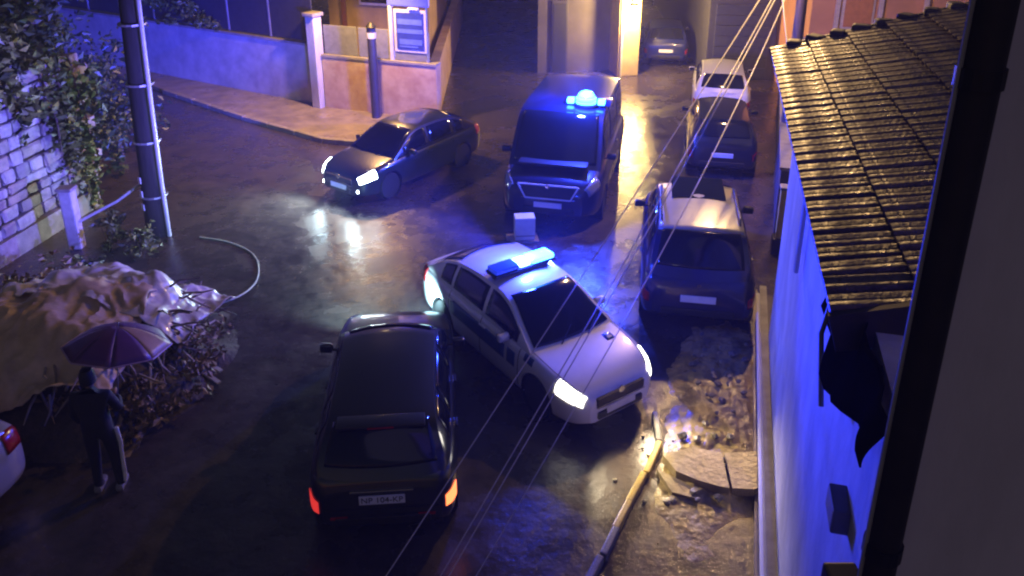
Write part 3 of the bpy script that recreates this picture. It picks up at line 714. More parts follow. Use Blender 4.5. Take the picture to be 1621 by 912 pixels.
# pole on the left with conduit
lp = empty('utility_pole', (-7.55, 15.6, 0), 0, 'dark wooden pole on the left with a pale conduit strapped to it', 'utility pole')
MB().tube([(0, 0, 0), (.08, .05, 3), (.30, .1, 8.5)], [.24, .22, .17], 14).build('pole', mat('dark wet pole', (.035, .03, .028), .9, var=.5, scale=3, stretch=(6, 6, .4), bump=.5, bscale=16), lp, True)
MB().tube([(.27, -.10, 0), (.29, -.12, 1.2), (.33, -.1, 3), (.50, -.02, 8.5)], .045, 8).build('conduit', mat('pale conduit', (.60, .60, .62), .35, var=.15), lp, True)
for z in (.9, 2.1, 3.3, 4.5): MB().lathe([(.26, -.02), (.27, -.02), (.27, .02), (.26, .02)], 16, 'Z', (.03 * z, .02 + .01 * z, z)).build('strap', M_galv, lp)
for i, z in enumerate((.7, 1.0, 1.3)): MB().bbox((-.165 + .03 * z, -.185, z), (.10, .02, .14), .004, -.75).build('notice', mat('paper notice', (.75, .75, .72), .6), lp)
wp = empty('post', (-8.95, 14.95, 0), 0, 'short pale concrete post in front of the stone wall', 'post')
MB().bbox((0, 0, .65), (.26, .22, 1.3), .03).build('shaft', mat('pale post paint', (.62, .64, .66), .6, var=.3, scale=6, bump=.2), wp)
MB().bbox((0, 0, 1.31), (.32, .28, .07), .02).build('cap', M_conc, wp)
rail = MB().tube([(-8.9, 14.9, .55), (-8.2, 15.4, .85), (-7.75, 15.75, 1.15)], .03, 6).build('rail', mat('pale rail', (.5, .5, .48), .5), None, True)
tag(rail, 'thin pale rail slanting from the concrete post up to the left pole', 'rail')
for i, (x, y, lab) in enumerate([(-8.35, 15.0, 'small weed clump growing at the foot of the pale concrete post'), (-7.5, 14.6, 'tall weed clump with ragged leaves in front of the left pole'), (-7.9, 13.6, 'low weed clump growing behind the heap of covered brushwood')]):
    plant('weed', lab, 'weed', (x, y, 0), [((x, y, .4), (.35, .35, .35)), ((x + .2, y - .2, .25), (.3, .3, .25))], 160, .12,
          [[(x, y, 0), (x + .05, y, .5)], [(x, y, 0), (x - .15, y + .1, .55)], [(x + .1, y - .1, 0), (x + .25, y - .2, .4)]], 1, 31 + i, group='weeds by the left wall', stem_r=.012)
hose = MB().tube(chaikin([(-4.95, 11.8, .5), (-4.75, 12.6, .25), (-4.8, 13.6, .02), (-5.15, 14.6, .02), (-5.9, 15.2, .02), (-6.6, 15.4, .02)]), .015, 6).build('hose', mat('pale hose', (.45, .43, .38), .5), None, True)
tag(hose, 'thin pale hose curving over the road from the covered heap', 'hose')

# ---------------- covered heap
def heap_h(x, y):
    u, v = (x + 6.75) / 2.0 + .22 * mnoise.noise(Vector((x * 1.3, y * 1.3, 9))), (y - 10.65) / 1.7 + .22 * mnoise.noise(Vector((y * 1.3, x * 1.3, 19)))
    return 1.25 * math.exp(-(u * u) ** 1.6 - (v * v) ** 1.6) + .10 * mnoise.noise(Vector((x * 1.6, y * 1.6, 0)))
heap = empty('brushwood_heap', (-6.75, 10.75, 0), 0, 'heap of brushwood and scrap under tarpaulins on the left of the road', 'heap')
rows = [[(x, y, max(-.02, heap_h(x - 6.75, y + 10.75) - .34)) for x in np.linspace(-3.2, 3.2, 44)] for y in np.linspace(-2.9, 2.9, 40)]
MB().grid(rows).build('mound', mat('earth and leaves', (.08, .06, .045), .8, var=.5, scale=8, bump=.8, bscale=20), heap, True, 60)
M_twig = [mat('twig %d' % i, c, .6, var=.4) for i, c in enumerate([(.26, .19, .12), (.16, .11, .075), (.45, .36, .24)])]
for i in range(90):
    a = rnd.uniform(-1.5, 1.0); rr = rnd.uniform(1.3, 2.0)
    x = -6.75 + rr * math.cos(a) * 1.0; y = 10.75 + rr * math.sin(a) * .95
    z0 = max(.02, heap_h(x, y)); l = rnd.uniform(.2, .7)
    d = Vector((math.cos(a) * .6 + rnd.gauss(0, .4), math.sin(a) * .6 + rnd.gauss(0, .4), rnd.uniform(-.9, .2))).normalized()
    p = Vector((x, y, z0 + .08)); q_ = p + d * l
    if q_.z < .02: q_.z = .02
    mid = (p + q_) / 2 + Vector((rnd.gauss(0, .04), rnd.gauss(0, .04), rnd.gauss(0, .04)))
    mb = MB().tube([p, mid, q_], [.022, .018, .008], 5); mb.v = [tuple(Vector(v) - heap.location) for v in mb.v]
    mb.build('stick', rnd.choice(M_twig), heap)
leaves('dead_leaves', [((1.6, -.3, .35), (.55, 1.2, .40)), ((-1.0, 1.4, .6), (.9, .5, .5)), ((1.2, -1.3, .3), (.8, .45, .3))], 2200, .12, mat('dead leaf', (.36, .25, .11), .6, var=.6), heap, 91)['kind'] = 'stuff'
def cover(name, x0, x1, y0, y1, lift, m, label, seed, cat, rot=0.0, thick=.006, shape=None, fold=1.0):
    rows = []
    cx, cy = (x0 + x1) / 2, (y0 + y1) / 2
    for j in range(81):
        row = []
        for i in range(91):
            u, v = i / 90, j / 80
            x = x0 + (x1 - x0) * u; y = y0 + (y1 - y0) * v
            ex = .13 * mnoise.noise(Vector((v * 4 + seed, u * 3, 1))); ey = .13 * mnoise.noise(Vector((u * 4, seed + 5, v * 3)))
            dx, dy = x - cx + ex, y - cy + ey
            x, y = cx + dx * math.cos(rot) - dy * math.sin(rot), cy + dx * math.sin(rot) + dy * math.cos(rot)
            f1 = mnoise.noise(Vector((x * 2.0 + seed, y * 2.0, seed))); f2 = abs(mnoise.noise(Vector((x * 4.3, y * 3.3 + seed, 3)))); f3 = abs(mnoise.noise(Vector((x * 9.3, y * 8.3 + seed, 7))))
            z = heap_h(x, y) + lift + .13 * f1 + .07 * mnoise.noise(Vector((x * 3.4 + y * 1.2, y * 1.1 - x * .6, seed + 3))) + fold * (.17 * max(0, .30 - f2) + .05 * max(0, .18 - f3)) + .03 - (shape(u, v) if shape else 0)
            row.append((x, y, max(.03, z)))
        rows.append(row)
    o = MB().grid(rows).build(name, m, None, True, 60, thick=thick)
    return tag(o, label, cat)
cover('tarpaulin', -7.6, -4.85, 10.45, 12.35, .14, mat('pale plastic sheet', (.58, .50, .42), .35, var=.35, scale=2.5, bump=.25, bscale=9, coat=.3),
      'pale crumpled plastic sheet over the far side of the heap', 2, 'tarpaulin', -.10, fold=.9)
cover('tarpaulin', -8.9, -5.45, 8.95, 10.95, .16, mat('tan sheet', (.62, .44, .26), .5, var=.4, scale=2.5, bump=.25, bscale=9),
      'tan sheet over the near side of the heap, left of the purple umbrella', 9, 'tarpaulin', .06, fold=1.0)
for i, (p, q_, lab) in enumerate([((-5.0, 10.9, .10), (-4.5, 10.55, .06), 'upper pale plank on the road at the right of the heap'), ((-4.95, 10.7, .06), (-4.45, 10.3, .03), 'lower pale plank on the road at the right of the heap')]):
    p, q_ = Vector(p), Vector(q_); d = q_ - p
    o = MB().bbox((p + q_) / 2, (d.length, .07, .03), .006, math.atan2(d.y, d.x)).build('plank', mat('pale plank', (.55, .53, .5), .5)); tag(o, lab, 'plank')

# ---------------- person under the umbrella
def skin_body(name, verts, edges, radii, m, parent, root_i=0, sub=1):
    me = bpy.data.meshes.new(name); me.from_pydata(verts, edges, [])
    o = bpy.data.objects.new(name, me); COL.objects.link(o); o.parent = parent
    me.materials.append(m)
    md = o.modifiers.new('skin', 'SKIN'); md.use_smooth_shade = True
    for i, sv in enumerate(me.skin_vertices[0].data):
        r_ = radii[i]; sv.radius = r_ if isinstance(r_, tuple) else (r_, r_); sv.use_root = (i == root_i)
    if sub:
        s = o.modifiers.new('sub', 'SUBSURF'); s.levels = sub; s.render_levels = sub
    return o
pe = empty('person', (-5.10, 8.15, 0), R(8), 'person in a dark tracksuit with white leg stripe, standing under the purple umbrella', 'person')
M_suit = mat('dark tracksuit', (.012, .012, .018), .8, var=.4, bump=.3, bscale=25)
M_skin = mat('skin', (.42, .27, .20), .55, var=.1)
V = [(0, 0, .95), (0, -.01, 1.15), (0, -.01, 1.35), (0, 0, 1.47), (0, .02, 1.56),
     (-.10, 0, .90), (-.11, .02, .50), (-.12, -.02, .10), (-.12, .10, .05),
     (.10, 0, .90), (.12, .04, .50), (.14, -.01, .10), (.14, .11, .05),
     (-.19, 0, 1.42), (-.25, .02, 1.14), (-.22, .14, .94),
     (.19, 0, 1.42), (.27, .06, 1.16), (.20, .26, 1.22)]
Ed = [(0, 1), (1, 2), (2, 3), (3, 4), (0, 5), (5, 6), (6, 7), (7, 8), (0, 9), (9, 10), (10, 11), (11, 12), (2, 13), (13, 14), (14, 15), (2, 16), (16, 17), (17, 18)]
Ra = [(.17, .13), (.165, .125), (.19, .13), (.09, .08), (.06, .06), .105, .075, .055, .04, .105, .075, .055, .04, .075, .055, .042, .075, .055, .042]
skin_body('body', V, Ed, Ra, M_suit, pe, 0, 2)
hd = MB().lathe([(.0001, -.13), (.05, -.12), (.072, -.07), (.085, 0), (.082, .06), (.06, .105), (.0001, .12)], 18)
hd.v = [(v[0] * .92, v[1] * 1.12 + (.02 if v[1] > .07 and -.05 < v[2] < .0 and abs(v[0]) < .02 else 0), v[2]) for v in hd.v]
hd.v = [(v[0], v[1] + .03, v[2] + 1.66) for v in hd.v]
head = hd.build('head', M_skin, pe, True)
MB().bbox((0, .145, 1.645), (.026, .04, .05), .01).build('nose', M_skin, head, True)
for s in (-1, 1):
    MB().bbox((s * .03, .112, 1.672), (.026, .012, .012), .004).build('eye', M_dark, head)
    MB().bbox((s * .082, .03, 1.655), (.02, .035, .06), .01).build('ear', M_skin, head, True)
MB().bbox((0, .122, 1.60), (.045, .012, .012), .004).build('mouth', mat('lips', (.3, .12, .1), .5), head)
hr = MB().lathe([(.098, -.06), (.100, 0), (.095, .06), (.07, .115), (.0001, .135)], 18)
hr.v = [(v[0] * .92, min(v[1] * 1.1, .075 if v[2] < .05 else 9) + .015, v[2] + 1.665) for v in hr.v]
hr.build('hair', mat('black hair', (.012, .010, .009), .6, bump=.4, bscale=80), pe, True)
for s, base, d in ((-1, Vector((-.22, .15, .93)), Vector((0, .3, -1))), (1, Vector((.195, .27, 1.225)), Vector((-.5, .6, .25)))):
    d = d.normalized(); sd = d.cross(Vector((0, 0, 1))).normalized() if abs(d.z) < .9 else Vector((0, 1, 0)); nn = d.cross(sd)
    hv = [base, base + d * .04, base + d * .09]; he = [(0, 1), (1, 2)]; hr_ = [.026, (.036, .02), (.034, .018)]
    for k, (o_, l_) in enumerate(((-.027, .06), (-.009, .07), (.009, .066), (.027, .052))):
        i0 = len(hv); a = base + d * .088 + sd * o_
        hv += [a, a + d * l_ * .5 + nn * .012, a + d * l_ * .75 + nn * .045]; he += [(2, i0), (i0, i0 + 1), (i0 + 1, i0 + 2)]; hr_ += [.011, .009, .007]
    i0 = len(hv); a = base + d * .03 + sd * -.035
    hv += [a, a + d * .03 - sd * .02 + nn * .015, a + d * .055 - sd * .015 + nn * .03]; he += [(1, i0), (i0, i0 + 1), (i0 + 1, i0 + 2)]; hr_ += [.012, .010, .008]
    skin_body('hand', [tuple(v) for v in hv], he, hr_, M_skin, pe, 1, 1)
M_wstripe = mat('white stripe', (.75, .75, .78), .6)
for s in (1,):
    st_pts = [(s * .215, 0.0, .93), (s * .222, .02, .70), (s * .205, .035, .48), (s * .205, .01, .26), (s * .20, -.01, .12)]
    MB().tube(st_pts, [.022, .026, .024, .026, .022], 6).build('leg_stripe', M_wstripe, pe, True)
for s in (-1, 1):
    MB().bbox((s * .13, .06, .045), (.10, .27, .09), .035).build('shoe', mat('white shoe', (.22, .22, .23), .5), pe, True)
um = empty('umbrella', (-4.93, 8.42, 1.22), 0, 'purple umbrella held open over the person beside the heap', 'umbrella')
um.rotation_euler = (R(-7), R(8), .3)
M_hem = mat('pale hem', (.42, .28, .44), .5)
M_um = [mat('purple cloth', (.095, .030, .16), .45, var=.25, bump=.1), mat('mauve cloth', (.34, .21, .17), .45, var=.25, bump=.1)]
RU, HU = .62, .25
def upt(a, t):
    r_ = RU * t * (1 - .07 * math.sin((a / (2 * math.pi) * 8 % 1) * math.pi) * t); return Vector((r_ * math.cos(a), r_ * math.sin(a), .92 - HU * t ** 1.9))
for k in range(8):
    rows = [[upt(2 * math.pi * (k + i / 6) / 8, max(.001, j / 7)) for i in range(7)] for j in range(8)]
    MB().grid(rows).build('panel', M_um[1] if k in (7,) else M_um[0], um, True, 60, thick=.003)
    a = 2 * math.pi * k / 8
    MB().tube([upt(a, j / 6) - Vector((0, 0, .008)) for j in range(7)], .005, 5).build('rib', M_galv, um)
    e = [upt(2 * math.pi * (k + i / 6) / 8, 1.0) for i in range(7)]
    MB().tube(e, .010, 5).build('hem', M_hem, um)
MB().tube([(0, 0, -.02), (0, 0, .98)], .008, 8).build('shaft', M_galv, um)
MB().tube([(0, 0, -.02), (0, 0, -.12), (.03, 0, -.16), (.07, 0, -.14)], .014, 8).build('handle', M_dark, um, True)

# ================================================================ back left: garden wall, yellow wall, posts and notice board
M_gw = mat('pale blue-grey wall plaster', (.50, .48, .52), .7, var=.35, scale=1.6, bump=.3, bscale=12)
gw = empty('garden_wall', (-12.46, 28.58, 0), 0, 'long plaster garden wall with dark fence panels on top, lit blue', 'wall')
A, B = Vector((-18.0, 31.9, 0)), Vector((-6.25, 24.92, 0)); d = (B - A).normalized(); nrm = Vector((d.y, -d.x, 0))
world_part(MB().prism([(p.x, p.y) for p in (A, B, B - nrm * .3, A - nrm * .3)], 0, 2.0), 'wall', M_gw, gw)
world_part(MB().prism([(p.x, p.y) for p in (A + nrm * .04, B + nrm * .04, B - nrm * .34, A - nrm * .34)], 2.003, 2.08), 'coping', M_conc, gw)
L_ = (B - A).length; n = 7; M_fp = mat('dark blue fence sheet', (.03, .035, .06), .5, var=.3)
for i in range(n):
    c = A + d * (L_ * (i + .5) / n) - nrm * .15
    world_part(MB().bbox((c.x, c.y, 2.82), (L_ / n - .12, .04, 1.4), .01, math.atan2(d.y, d.x)), 'fence_panel', M_fp, gw)
    c = A + d * (L_ * i / n) - nrm * .15
    world_part(MB().bbox((c.x, c.y, 2.85), (.07, .07, 1.5), .01, math.atan2(d.y, d.x)), 'fence_post', M_galv, gw)
pil = empty('gate_pillar', (-6.12, 24.72, 0), math.atan2(d.y, d.x), 'pale square pillar between the blue-lit garden wall and the yellow wall', 'pillar')
MB().bbox((0, 0, 1.5), (.34, .36, 3.0), .03).build('shaft', M_plaster, pil)
MB().bbox((0, 0, 3.06), (.46, .48, .12), .03).build('cap', M_conc, pil)
plant('climber', 'straggly climbing plant growing over the blue-lit garden wall', 'plant', (-11.3, 28.1, 2.0),
      [((-11.2, 27.75, 2.7), (.8, .3, .6)), ((-10.2, 27.1, 2.3), (.35, .25, .45)), ((-12.4, 28.4, 2.9), (.8, .4, .5))], 420, .17,
      [[(-11.3, 28.1, 2.0), (-11.2, 27.8, 2.8)], [(-10.6, 27.6, 2.1), (-10.2, 27.1, 2.5)]], 0, 41)
yw = empty('boundary_wall', (-4.2, 24.0, 0), 0, 'yellow plaster boundary wall with grey panels above, behind the slate saloon', 'wall')
A, B = Vector((-5.92, 24.64, 0)), Vector((-2.25, 23.30, 0)); d2 = (B - A).normalized(); n2 = Vector((d2.y, -d2.x, 0))
M_yel = mat('stained yellow plaster', (.55, .42, .26), .75, var=.4, scale=2.0, bump=.3, bscale=14, col2=(.38, .24, .15))
world_part(MB().prism([(p.x, p.y) for p in (A, B, B - n2 * .3, A - n2 * .3)], 0, 1.75), 'wall', M_yel, yw)
world_part(MB().prism([(p.x, p.y) for p in (A + n2 * .03, B + n2 * .03, B - n2 * .33, A - n2 * .33)], 1.753, 1.82), 'coping', M_conc, yw)
for i in range(3):
    c = A + d2 * (.62 + i * 1.22) - n2 * .15
    world_part(MB().bbox((c.x, c.y, 2.28), (1.16, .05, .9), .01, math.atan2(d2.y, d2.x)), 'panel', mat('grey panel', (.22, .23, .24), .6, var=.3), yw)
sw = Vector((-2.25, 23.30, 0))
world_part(MB().prism([(-2.55, 23.75), (-2.25, 23.62), (-2.45, 40), (-2.75, 40)], 0, 1.6), 'side_wall', M_yel, yw)
bo = empty('post', (-4.15, 23.55, .11), 0, 'dark round post with a pale band at its top, before the yellow wall', 'post')
MB().tube([(0, 0, 0), (0, 0, 2.75)], .13, 14).build('shaft', mat('navy post', (.05, .05, .09), .5), bo, True)
MB().lathe([(.135, 2.45), (.14, 2.45), (.14, 2.62), (.135, 2.62)], 14).build('band', M_plate, bo)
MB().lathe([(.14, 2.75), (.16, 2.78), (.08, 2.9), (.0001, 2.95)], 14).build('cap', M_dark, bo, True)
nb = empty('notice_board', (-3.62, 23.95, .11), math.atan2(d2.y, d2.x), 'blue notice board on a tall pale lamp post in front of the yellow wall', 'sign')
MB().tube([(0, 0, 0), (0, 0, 5.6)], .075, 12).build('pole', mat('pale pole paint', (.6, .58, .6), .4, var=.15), nb, True)
MB().tube([(1.18, 0, 0), (1.18, 0, 3.5)], .035, 8).build('pole', M_galv, nb, True)
MB().bbox((.66, -.02, 2.62), (1.06, .05, 1.28), .01).build('frame', mat('pale frame', (.6, .58, .62), .4), nb)
bd_ = MB().bbox((.66, -.05, 2.62), (.90, .03, 1.10), .01).build('board', mat('blue board', (.03, .05, .30), .4, var=.2), nb)
for i, z in enumerate((2.90, 2.62, 2.30, 2.16)):
    MB().box((.66 + (.0, .0, .02, -.05)[i], -.068, z), ((.8, .84, .74, .6)[i], .008, (.16, .12, .16, .05)[i])).build('print_line', mat('pale blue print', (.10, .16, .60), .5), bd_)
MB().bbox((.62, -.04, 3.72), (1.35, .08, .72), .02).build('header', mat('bright blue header', (.10, .14, .75), .4, var=.1), nb)
lh = MB().bbox((.0, -1.35, 5.62), (.22, .6, .12), .05).build('lamp_head', M_galv, nb, True)
MB().bbox((.0, -1.4, 5.545), (.16, .42, .05), .02).build('lamp_glass', E_sodium, lh)
MB().tube([(0, 0, 5.5), (0, -.5, 5.66), (0, -1.2, 5.66)], .04, 8).build('lamp_arm', M_galv, nb, True)
lamp('board_lamp_light', 'SPOT', (0, -1.4, 5.4), 3000, (1.0, .54, .17), nb, .12, (-.25, -.1, -1), R(135), .7)
tb = MB().bbox((.80, -.08, 3.30), (.34, .10, .06), .02).build('lamp_hood', M_plate, nb)
# house behind the yellow wall
yh = empty('house', (-4.3, 28.5, 0), 0, 'yellow house behind the boundary wall with a red-brown post', 'house')
world_part(MB().prism([(-6.4, 28.2), (-2.8, 27.0), (-2.9, 36), (-7.0, 36)], 0, 6.5), 'wall', mat('ochre plaster', (.55, .38, .14), .75, var=.3, scale=1.5), yh)
world_part(MB().bbox((-5.75, 27.6, 2.2), (.16, .16, 4.4), .02), 'post', mat('red brown paint', (.16, .05, .04), .5), yh)
world_part(MB().bbox((-4.6, 27.50, 3.6), (1.3, .12, 1.5), .02, math.atan2(-1.2, 3.6)), 'window_frame', mat('cream frame', (.6, .55, .45), .5), yh)
world_part(MB().bbox((-4.62, 27.44, 3.6), (1.1, .06, 1.3), .01, math.atan2(-1.2, 3.6)), 'pane', M_glass, yh)

# ================================================================ back: corner building with wall lamp, dark building, orange house
M_tan = mat('tan render', (.10, .085, .09), .75, var=.35, scale=1.2, bump=.25, bscale=10)
cbn = empty('corner_building', (2.8, 31, 0), 0, 'corner building behind the van with a yellow-lit right edge', 'building')
world_part(MB().prism([(.95, 29.4), (4.65, 30.1), (5.3, 45), (1.6, 45)], 0, 7), 'wall', M_tan, cbn)
rzc = math.atan2(.7, 3.7)
def onf(x, z, off): return Vector((x, 29.4 + (x - .95) * .189 - off, z))
for x in (1.75,):
    world_part(MB().bbox(onf(x, 1.35, .03), (.62, .12, 2.7), .02, rzc), 'door_frame', mat('dark frame', (.05, .045, .06), .5), cbn)
    world_part(MB().bbox(onf(x, 1.32, .09), (.50, .03, 2.55), .01, rzc), 'door', mat('dark door', (.02, .02, .03), .5), cbn)
M_yl2 = mat('yellow plaster pilaster', (.62, .48, .20), .7, var=.25, scale=2, bump=.2)
world_part(MB().bbox(onf(4.15, 3.0, .45), (.80, 1.2, 6.0), .03, rzc), 'pilaster', M_yl2, cbn)  # depth shaped to throw the façade on its left into shade
world_part(MB().tube([onf(3.98, .0, 1.10), onf(3.98, 3.2, 1.10)], .05, 10), 'downpipe', mat('white pipe', (.75, .72, .65), .4), cbn, smooth=True)
wl = empty('wall_lamp', onf(4.30, 2.55, 1.05), 0, 'wall lamp high on the yellow edge of the corner building', 'lamp')
MB().tube([(0, .1, 0), (0, -.35, .15)], .025, 8).build('arm', M_galv, wl)
MB().lathe([(.0001, .06), (.14, .04), (.16, -.02), (.12, -.02)], 14, 'Z', (0, -.42, .14)).build('shade', M_galv, wl, True)
MB().lathe([(.10, -.0), (.10, -.05), (.05, -.09), (.0001, -.1)], 14, 'Z', (0, -.42, .12)).build('bulb', E_sodium, wl, True)
lamp('wall_lamp_light', 'POINT', (0, -.5, -.08), 1500, (1.0, .64, .20), wl, .08)
db = empty('dark_building', (9.2, 36, 0), 0, 'dark navy building with a panelled garage door beyond the white car', 'building')
world_part(MB().prism([(7.05, 28.7), (9.4, 28.4), (9.4, 45), (7.9, 45)], 0, 7), 'wall', mat('dark navy render', (.06, .06, .08), .7, var=.3), db)
for k in range(7):
    world_part(MB().bbox((8.2, 28.52, .25 + k * .38), (1.9, .08, .36), .015, -.127), 'door_panel', mat('dark shutter', (.05, .055, .08), .45, var=.2), db)
fb = tag(MB().prism([(-6, 50), (30, 50), (30, 51), (-6, 51)], 0, 5).build('end_wall', mat('far wall render', (.12, .10, .12), .8)), 'dim wall closing the far end of the streets', 'wall')
oh = empty('orange_house', (11.6, 27, 0), 0, 'orange house with cream window frames seen above the tiled roof', 'house')
world_part(MB().prism([(9.5, 25.6), (15.5, 25.0), (15.5, 34), (9.5, 34)], 0, 6.5), 'wall', mat('orange plaster', (.62, .30, .14), .7, var=.2, scale=1.5), oh)
rzo = math.atan2(-.6, 6)
for x in (10.25, 11.55, 12.9):
    world_part(MB().bbox((x, 25.5 - (x - 9.5) * .1, 2.8), (.14, .12, 3.4), .02, rzo), 'pilaster', mat('cream trim', (.62, .52, .44), .6), oh)
world_part(MB().bbox((12, 25.27, 2.1), (5.6, .16, .16), .02, rzo), 'band', mat('cream trim', (.62, .52, .44), .6), oh)
world_part(MB().bbox((10.9, 25.42, 3.1), (1.0, .08, 1.3), .02, rzo), 'window_frame', mat('cream trim', (.62, .52, .44), .6), oh)
world_part(MB().bbox((10.9, 25.38, 3.1), (.84, .06, 1.14), .02, rzo), 'shutter', mat('orange shutter', (.55, .22, .07), .6), oh)
aw = MB(); aw.grid([[(9.5 + 2.0 * i / 6, 24.9 - .9 * j / 4, 2.15 - .45 * j / 4 - .05 * math.sin(i)) for i in range(7)] for j in range(5)])
world_part(aw, 'awning', mat('dark blue awning', (.03, .03, .12), .6), oh, smooth=True, thick=.02)
# garden wall and gate post along the right kerb beyond the house
rw = empty('kerbside_wall', (6.6, 18, 0), 0, 'low dark wall along the right kerb beyond the tiled house', 'wall')
world_part(MB().prism([(5.55, 15.5), (5.85, 15.4), (8.75, 24.6), (8.45, 24.7)], 0, 1.5), 'wall', mat('dark wall render', (.10, .10, .13), .8, var=.3), rw)
world_part(MB().prism([(5.50, 15.45), (5.90, 15.33), (8.80, 24.65), (8.40, 24.75)], 1.503, 1.58), 'coping', M_conc, rw)
gp = empty('gate_post', (5.45, 14.75, 0), -.25, 'yellow gate post with black base at the corner beyond the house wall', 'post')
MB().bbox((0, 0, .86), (.24, .22, 1.05), .02).build('shaft', mat('yellow post paint', (.85, .62, .16), .5, var=.2), gp)
MB().bbox((-.02, 0, .17), (.32, .30, .34), .03).build('base', M_dark, gp)
MB().bbox((0, 0, 1.42), (.28, .26, .06), .02).build('cap', M_conc, gp)

# white canister behind the police car
cn = empty('box', (.22, 15.3, 0), .1, 'cream box standing on a thin slab between the van and the police car', 'box')
MB().bbox((0, 0, .03), (.66, .42, .06), .015).build('slab', M_pave, cn)
MB().bbox((.04, 0, .31), (.42, .30, .50), .02).build('carton', mat('cream card', (.78, .74, .58), .5, var=.2, scale=4), cn)
MB().bbox((.04, -.152, .16), (.40, .006, .02), .002).build('tape', mat('brown tape', (.35, .27, .16), .4), cn)

# ================================================================ rubble verge on the right
M_mud = mat('yellow wet mud', (.50, .38, .13), .34, var=.55, scale=4.5, bump=1.0, bscale=13, rvar=.22, rscale=5, col2=(.17, .13, .075))
mound = MB(); rows = []
for j in range(110):
    row = []
    for i in range(60):
        u, v = i / 59, j / 109
        Y = 6.9 + 5.4 * v; xl = 1.62 + .27 * (Y - 7.9) + .18 * mnoise.noise(Vector((Y * 1.6, 0, 4))); xr = fac(Y).x - .12
        x = xl + (xr - xl) * u
        e = min(u * 3, 1) * min((1 - u) * 3 + .35, 1) * min(v * 5, (1 - v) * 4, 1) - .16 - .38 * mnoise.noise(Vector((x * 2.2, Y * 2.2, 5))) - (.5 if Y < 7.9 else 0) * min(1, (7.9 - Y) * 1.6) * (1 - math.exp(-((x - 2.1) / .45) ** 2))
        z = -.012 + .03 * min(1, e) + .65 * max(0, e) * (.08 + .14 * max(0, mnoise.noise(Vector((x * 1.5, Y * 1.5, 2)))) + .08 * mnoise.noise(Vector((x * 5, Y * 5, 8))) + .05 * mnoise.noise(Vector((x * 9, Y * 9, 8))) + .05 * mnoise.noise(Vector((x * 19, Y * 19, 3))))
        row.append((x, Y, z if Y > 7.9 else min(z, .012 + .25 * max(0, z))))
    rows.append(row)
md_ = mound.grid(rows).build('mud_verge', M_mud, None, True, 60); md_['kind'] = 'structure'
def rock(name, c, s, m, parent=None, flat=.6):
    bm = bmesh.new(); bmesh.ops.create_icosphere(bm, subdivisions=1, radius=1)
    off = Vector((rnd.random() * 50,) * 3)
    for v in bm.verts:
        k = 1 + .45 * mnoise.noise(v.co * 1.3 + off); v.co = Vector((v.co.x * s * k, v.co.y * s * k * .8, v.co.z * s * k * flat))
    me = bpy.data.meshes.new(name); bm.to_mesh(me); bm.free(); me.materials.append(m)
    o = bpy.data.objects.new(name, me); COL.objects.link(o); o.location = c; o.rotation_euler = (rnd.uniform(-.3, .3), rnd.uniform(-.3, .3), rnd.random() * 6)
    if parent: o.parent = parent
    return o
M_rk = [mat('wet rubble %d' % i, c, .35, var=.5, scale=12, bump=.4, bscale=30) for i, c in enumerate([(.28, .24, .15), (.20, .18, .15), (.36, .31, .19)])]
for i in range(46):
    Y = rnd.uniform(7.7, 11.8); x = rnd.uniform(2.0 + .27 * (Y - 7.9), fac(Y).x - .3)
    tag(rock('rubble_stone', (x, Y, .10), rnd.uniform(.03, .085), rnd.choice(M_rk)), 'loose wet rubble stone on the muddy verge by the house wall', 'stone', 'rubble stones on the muddy verge')
for i in range(12):
    a = rnd.uniform(0, 1); Y = 6.9 + 2.3 * a; x = 1.1 + .35 * (Y - 6.9) + rnd.gauss(0, .3)
    tag(rock('road_stone', (x, Y, .02), rnd.uniform(.012, .04), M_rk[2]), 'small stone scattered on the asphalt near the yellow kerb', 'stone', 'stones scattered near the yellow kerb')
sb = empty('broken_slab', (2.6, 8.3, 0), 0, 'cracked concrete slab edge at the foot of the muddy verge', 'slab')
def shard(poly, z0, z1, tilt):
    b = MB().prism(poly, z0, z1); b.v = [(v[0], v[1], v[2] + tilt * (v[0])) for v in b.v]; return b
shard([(-.62, .28), (-.50, -.02), (-.28, -.18), (-.02, -.30), (.10, -.33), (.16, .30), (-.20, .42)], .06, .18, .02).build('slab_piece', mat('wet slab', (.40, .32, .17), .3, var=.55, scale=5, bump=.5, bscale=16), sb)
shard([(.14, -.33), (.40, -.36), (.70, -.20), (.72, .30), (.20, .30)], .05, .17, .05).build('slab_piece', MATS['wet slab'], sb)
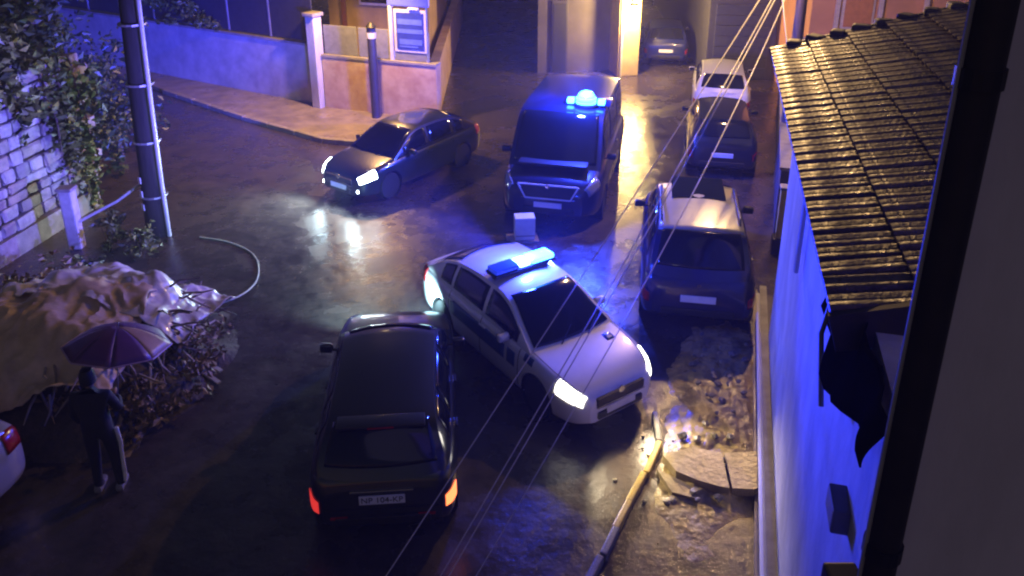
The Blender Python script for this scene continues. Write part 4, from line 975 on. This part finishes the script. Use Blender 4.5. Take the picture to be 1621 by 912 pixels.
shard([(-.72, .10), (-.60, -.30), (-.30, -.42), (-.34, -.20), (-.52, -.04)], .0, .09, 0).build('slab_piece', MATS['wet slab'], sb)
for i in range(10): rock('rubble', (rnd.uniform(-.7, -.2), rnd.uniform(-.45, .0), .04), rnd.uniform(.03, .07), M_rk[2], sb)
kb = empty('painted_kerb', (1.6, 8.15, 0), 0, 'worn yellow painted kerb edge running down-left from the police car bumper', 'kerb')
kpts = [Vector((2.05, 9.55)), Vector((2.00, 8.95)), Vector((1.72, 8.35)), Vector((1.45, 7.85)), Vector((1.22, 7.42)), Vector((1.02, 7.02)), Vector((.80, 6.6))]
M_ky = mat('worn yellow kerb paint', (.72, .50, .07), .42, var=.4, scale=7, bump=.35, bscale=30, col2=(.45, .33, .10)); M_kg = mat('grey kerb', (.22, .21, .20), .45, var=.4, bump=.3)
for i in range(len(kpts) - 1):
    a, b = kpts[i], kpts[i + 1]; d = b - a; n = 1
    for k in range(n):
        c = a + d * ((k + .5) / n) - Vector(kb.location[:2])
        MB().bbox((c.x + rnd.uniform(-.015, .015), c.y, .045 + rnd.uniform(-.012, .012)), (d.length / n + .0, .085, .13), .02, math.atan2(d.y, d.x) + rnd.uniform(-.015, .015)).build('kerb_stone', M_ky if 0 < i < 4 else M_kg, kb)

# ================================================================ thin night haze, added for the glow around the lamps
hz = MB().prism([(-45, -12), (45, -12), (45, 70), (-45, 70)], -1.0, 13.0).build('haze', mat('haze', (1, 1, 1)))
hm = bpy.data.materials.new('glow haze'); hm.use_nodes = True; hn = hm.node_tree; hn.nodes.clear()
ho = hn.nodes.new('ShaderNodeOutputMaterial'); hv_ = hn.nodes.new('ShaderNodeVolumePrincipled')
hv_.inputs['Color'].default_value = (.85, .85, .9, 1); hv_.inputs['Density'].default_value = 0.0022
hv_.inputs['Anisotropy'].default_value = 0.3
hn.links.new(hv_.outputs[0], ho.inputs['Volume'])
hz.data.materials.clear(); hz.data.materials.append(hm); hz['kind'] = 'stuff'; hz['label'] = 'thin night haze added over the whole street for lamp glow'
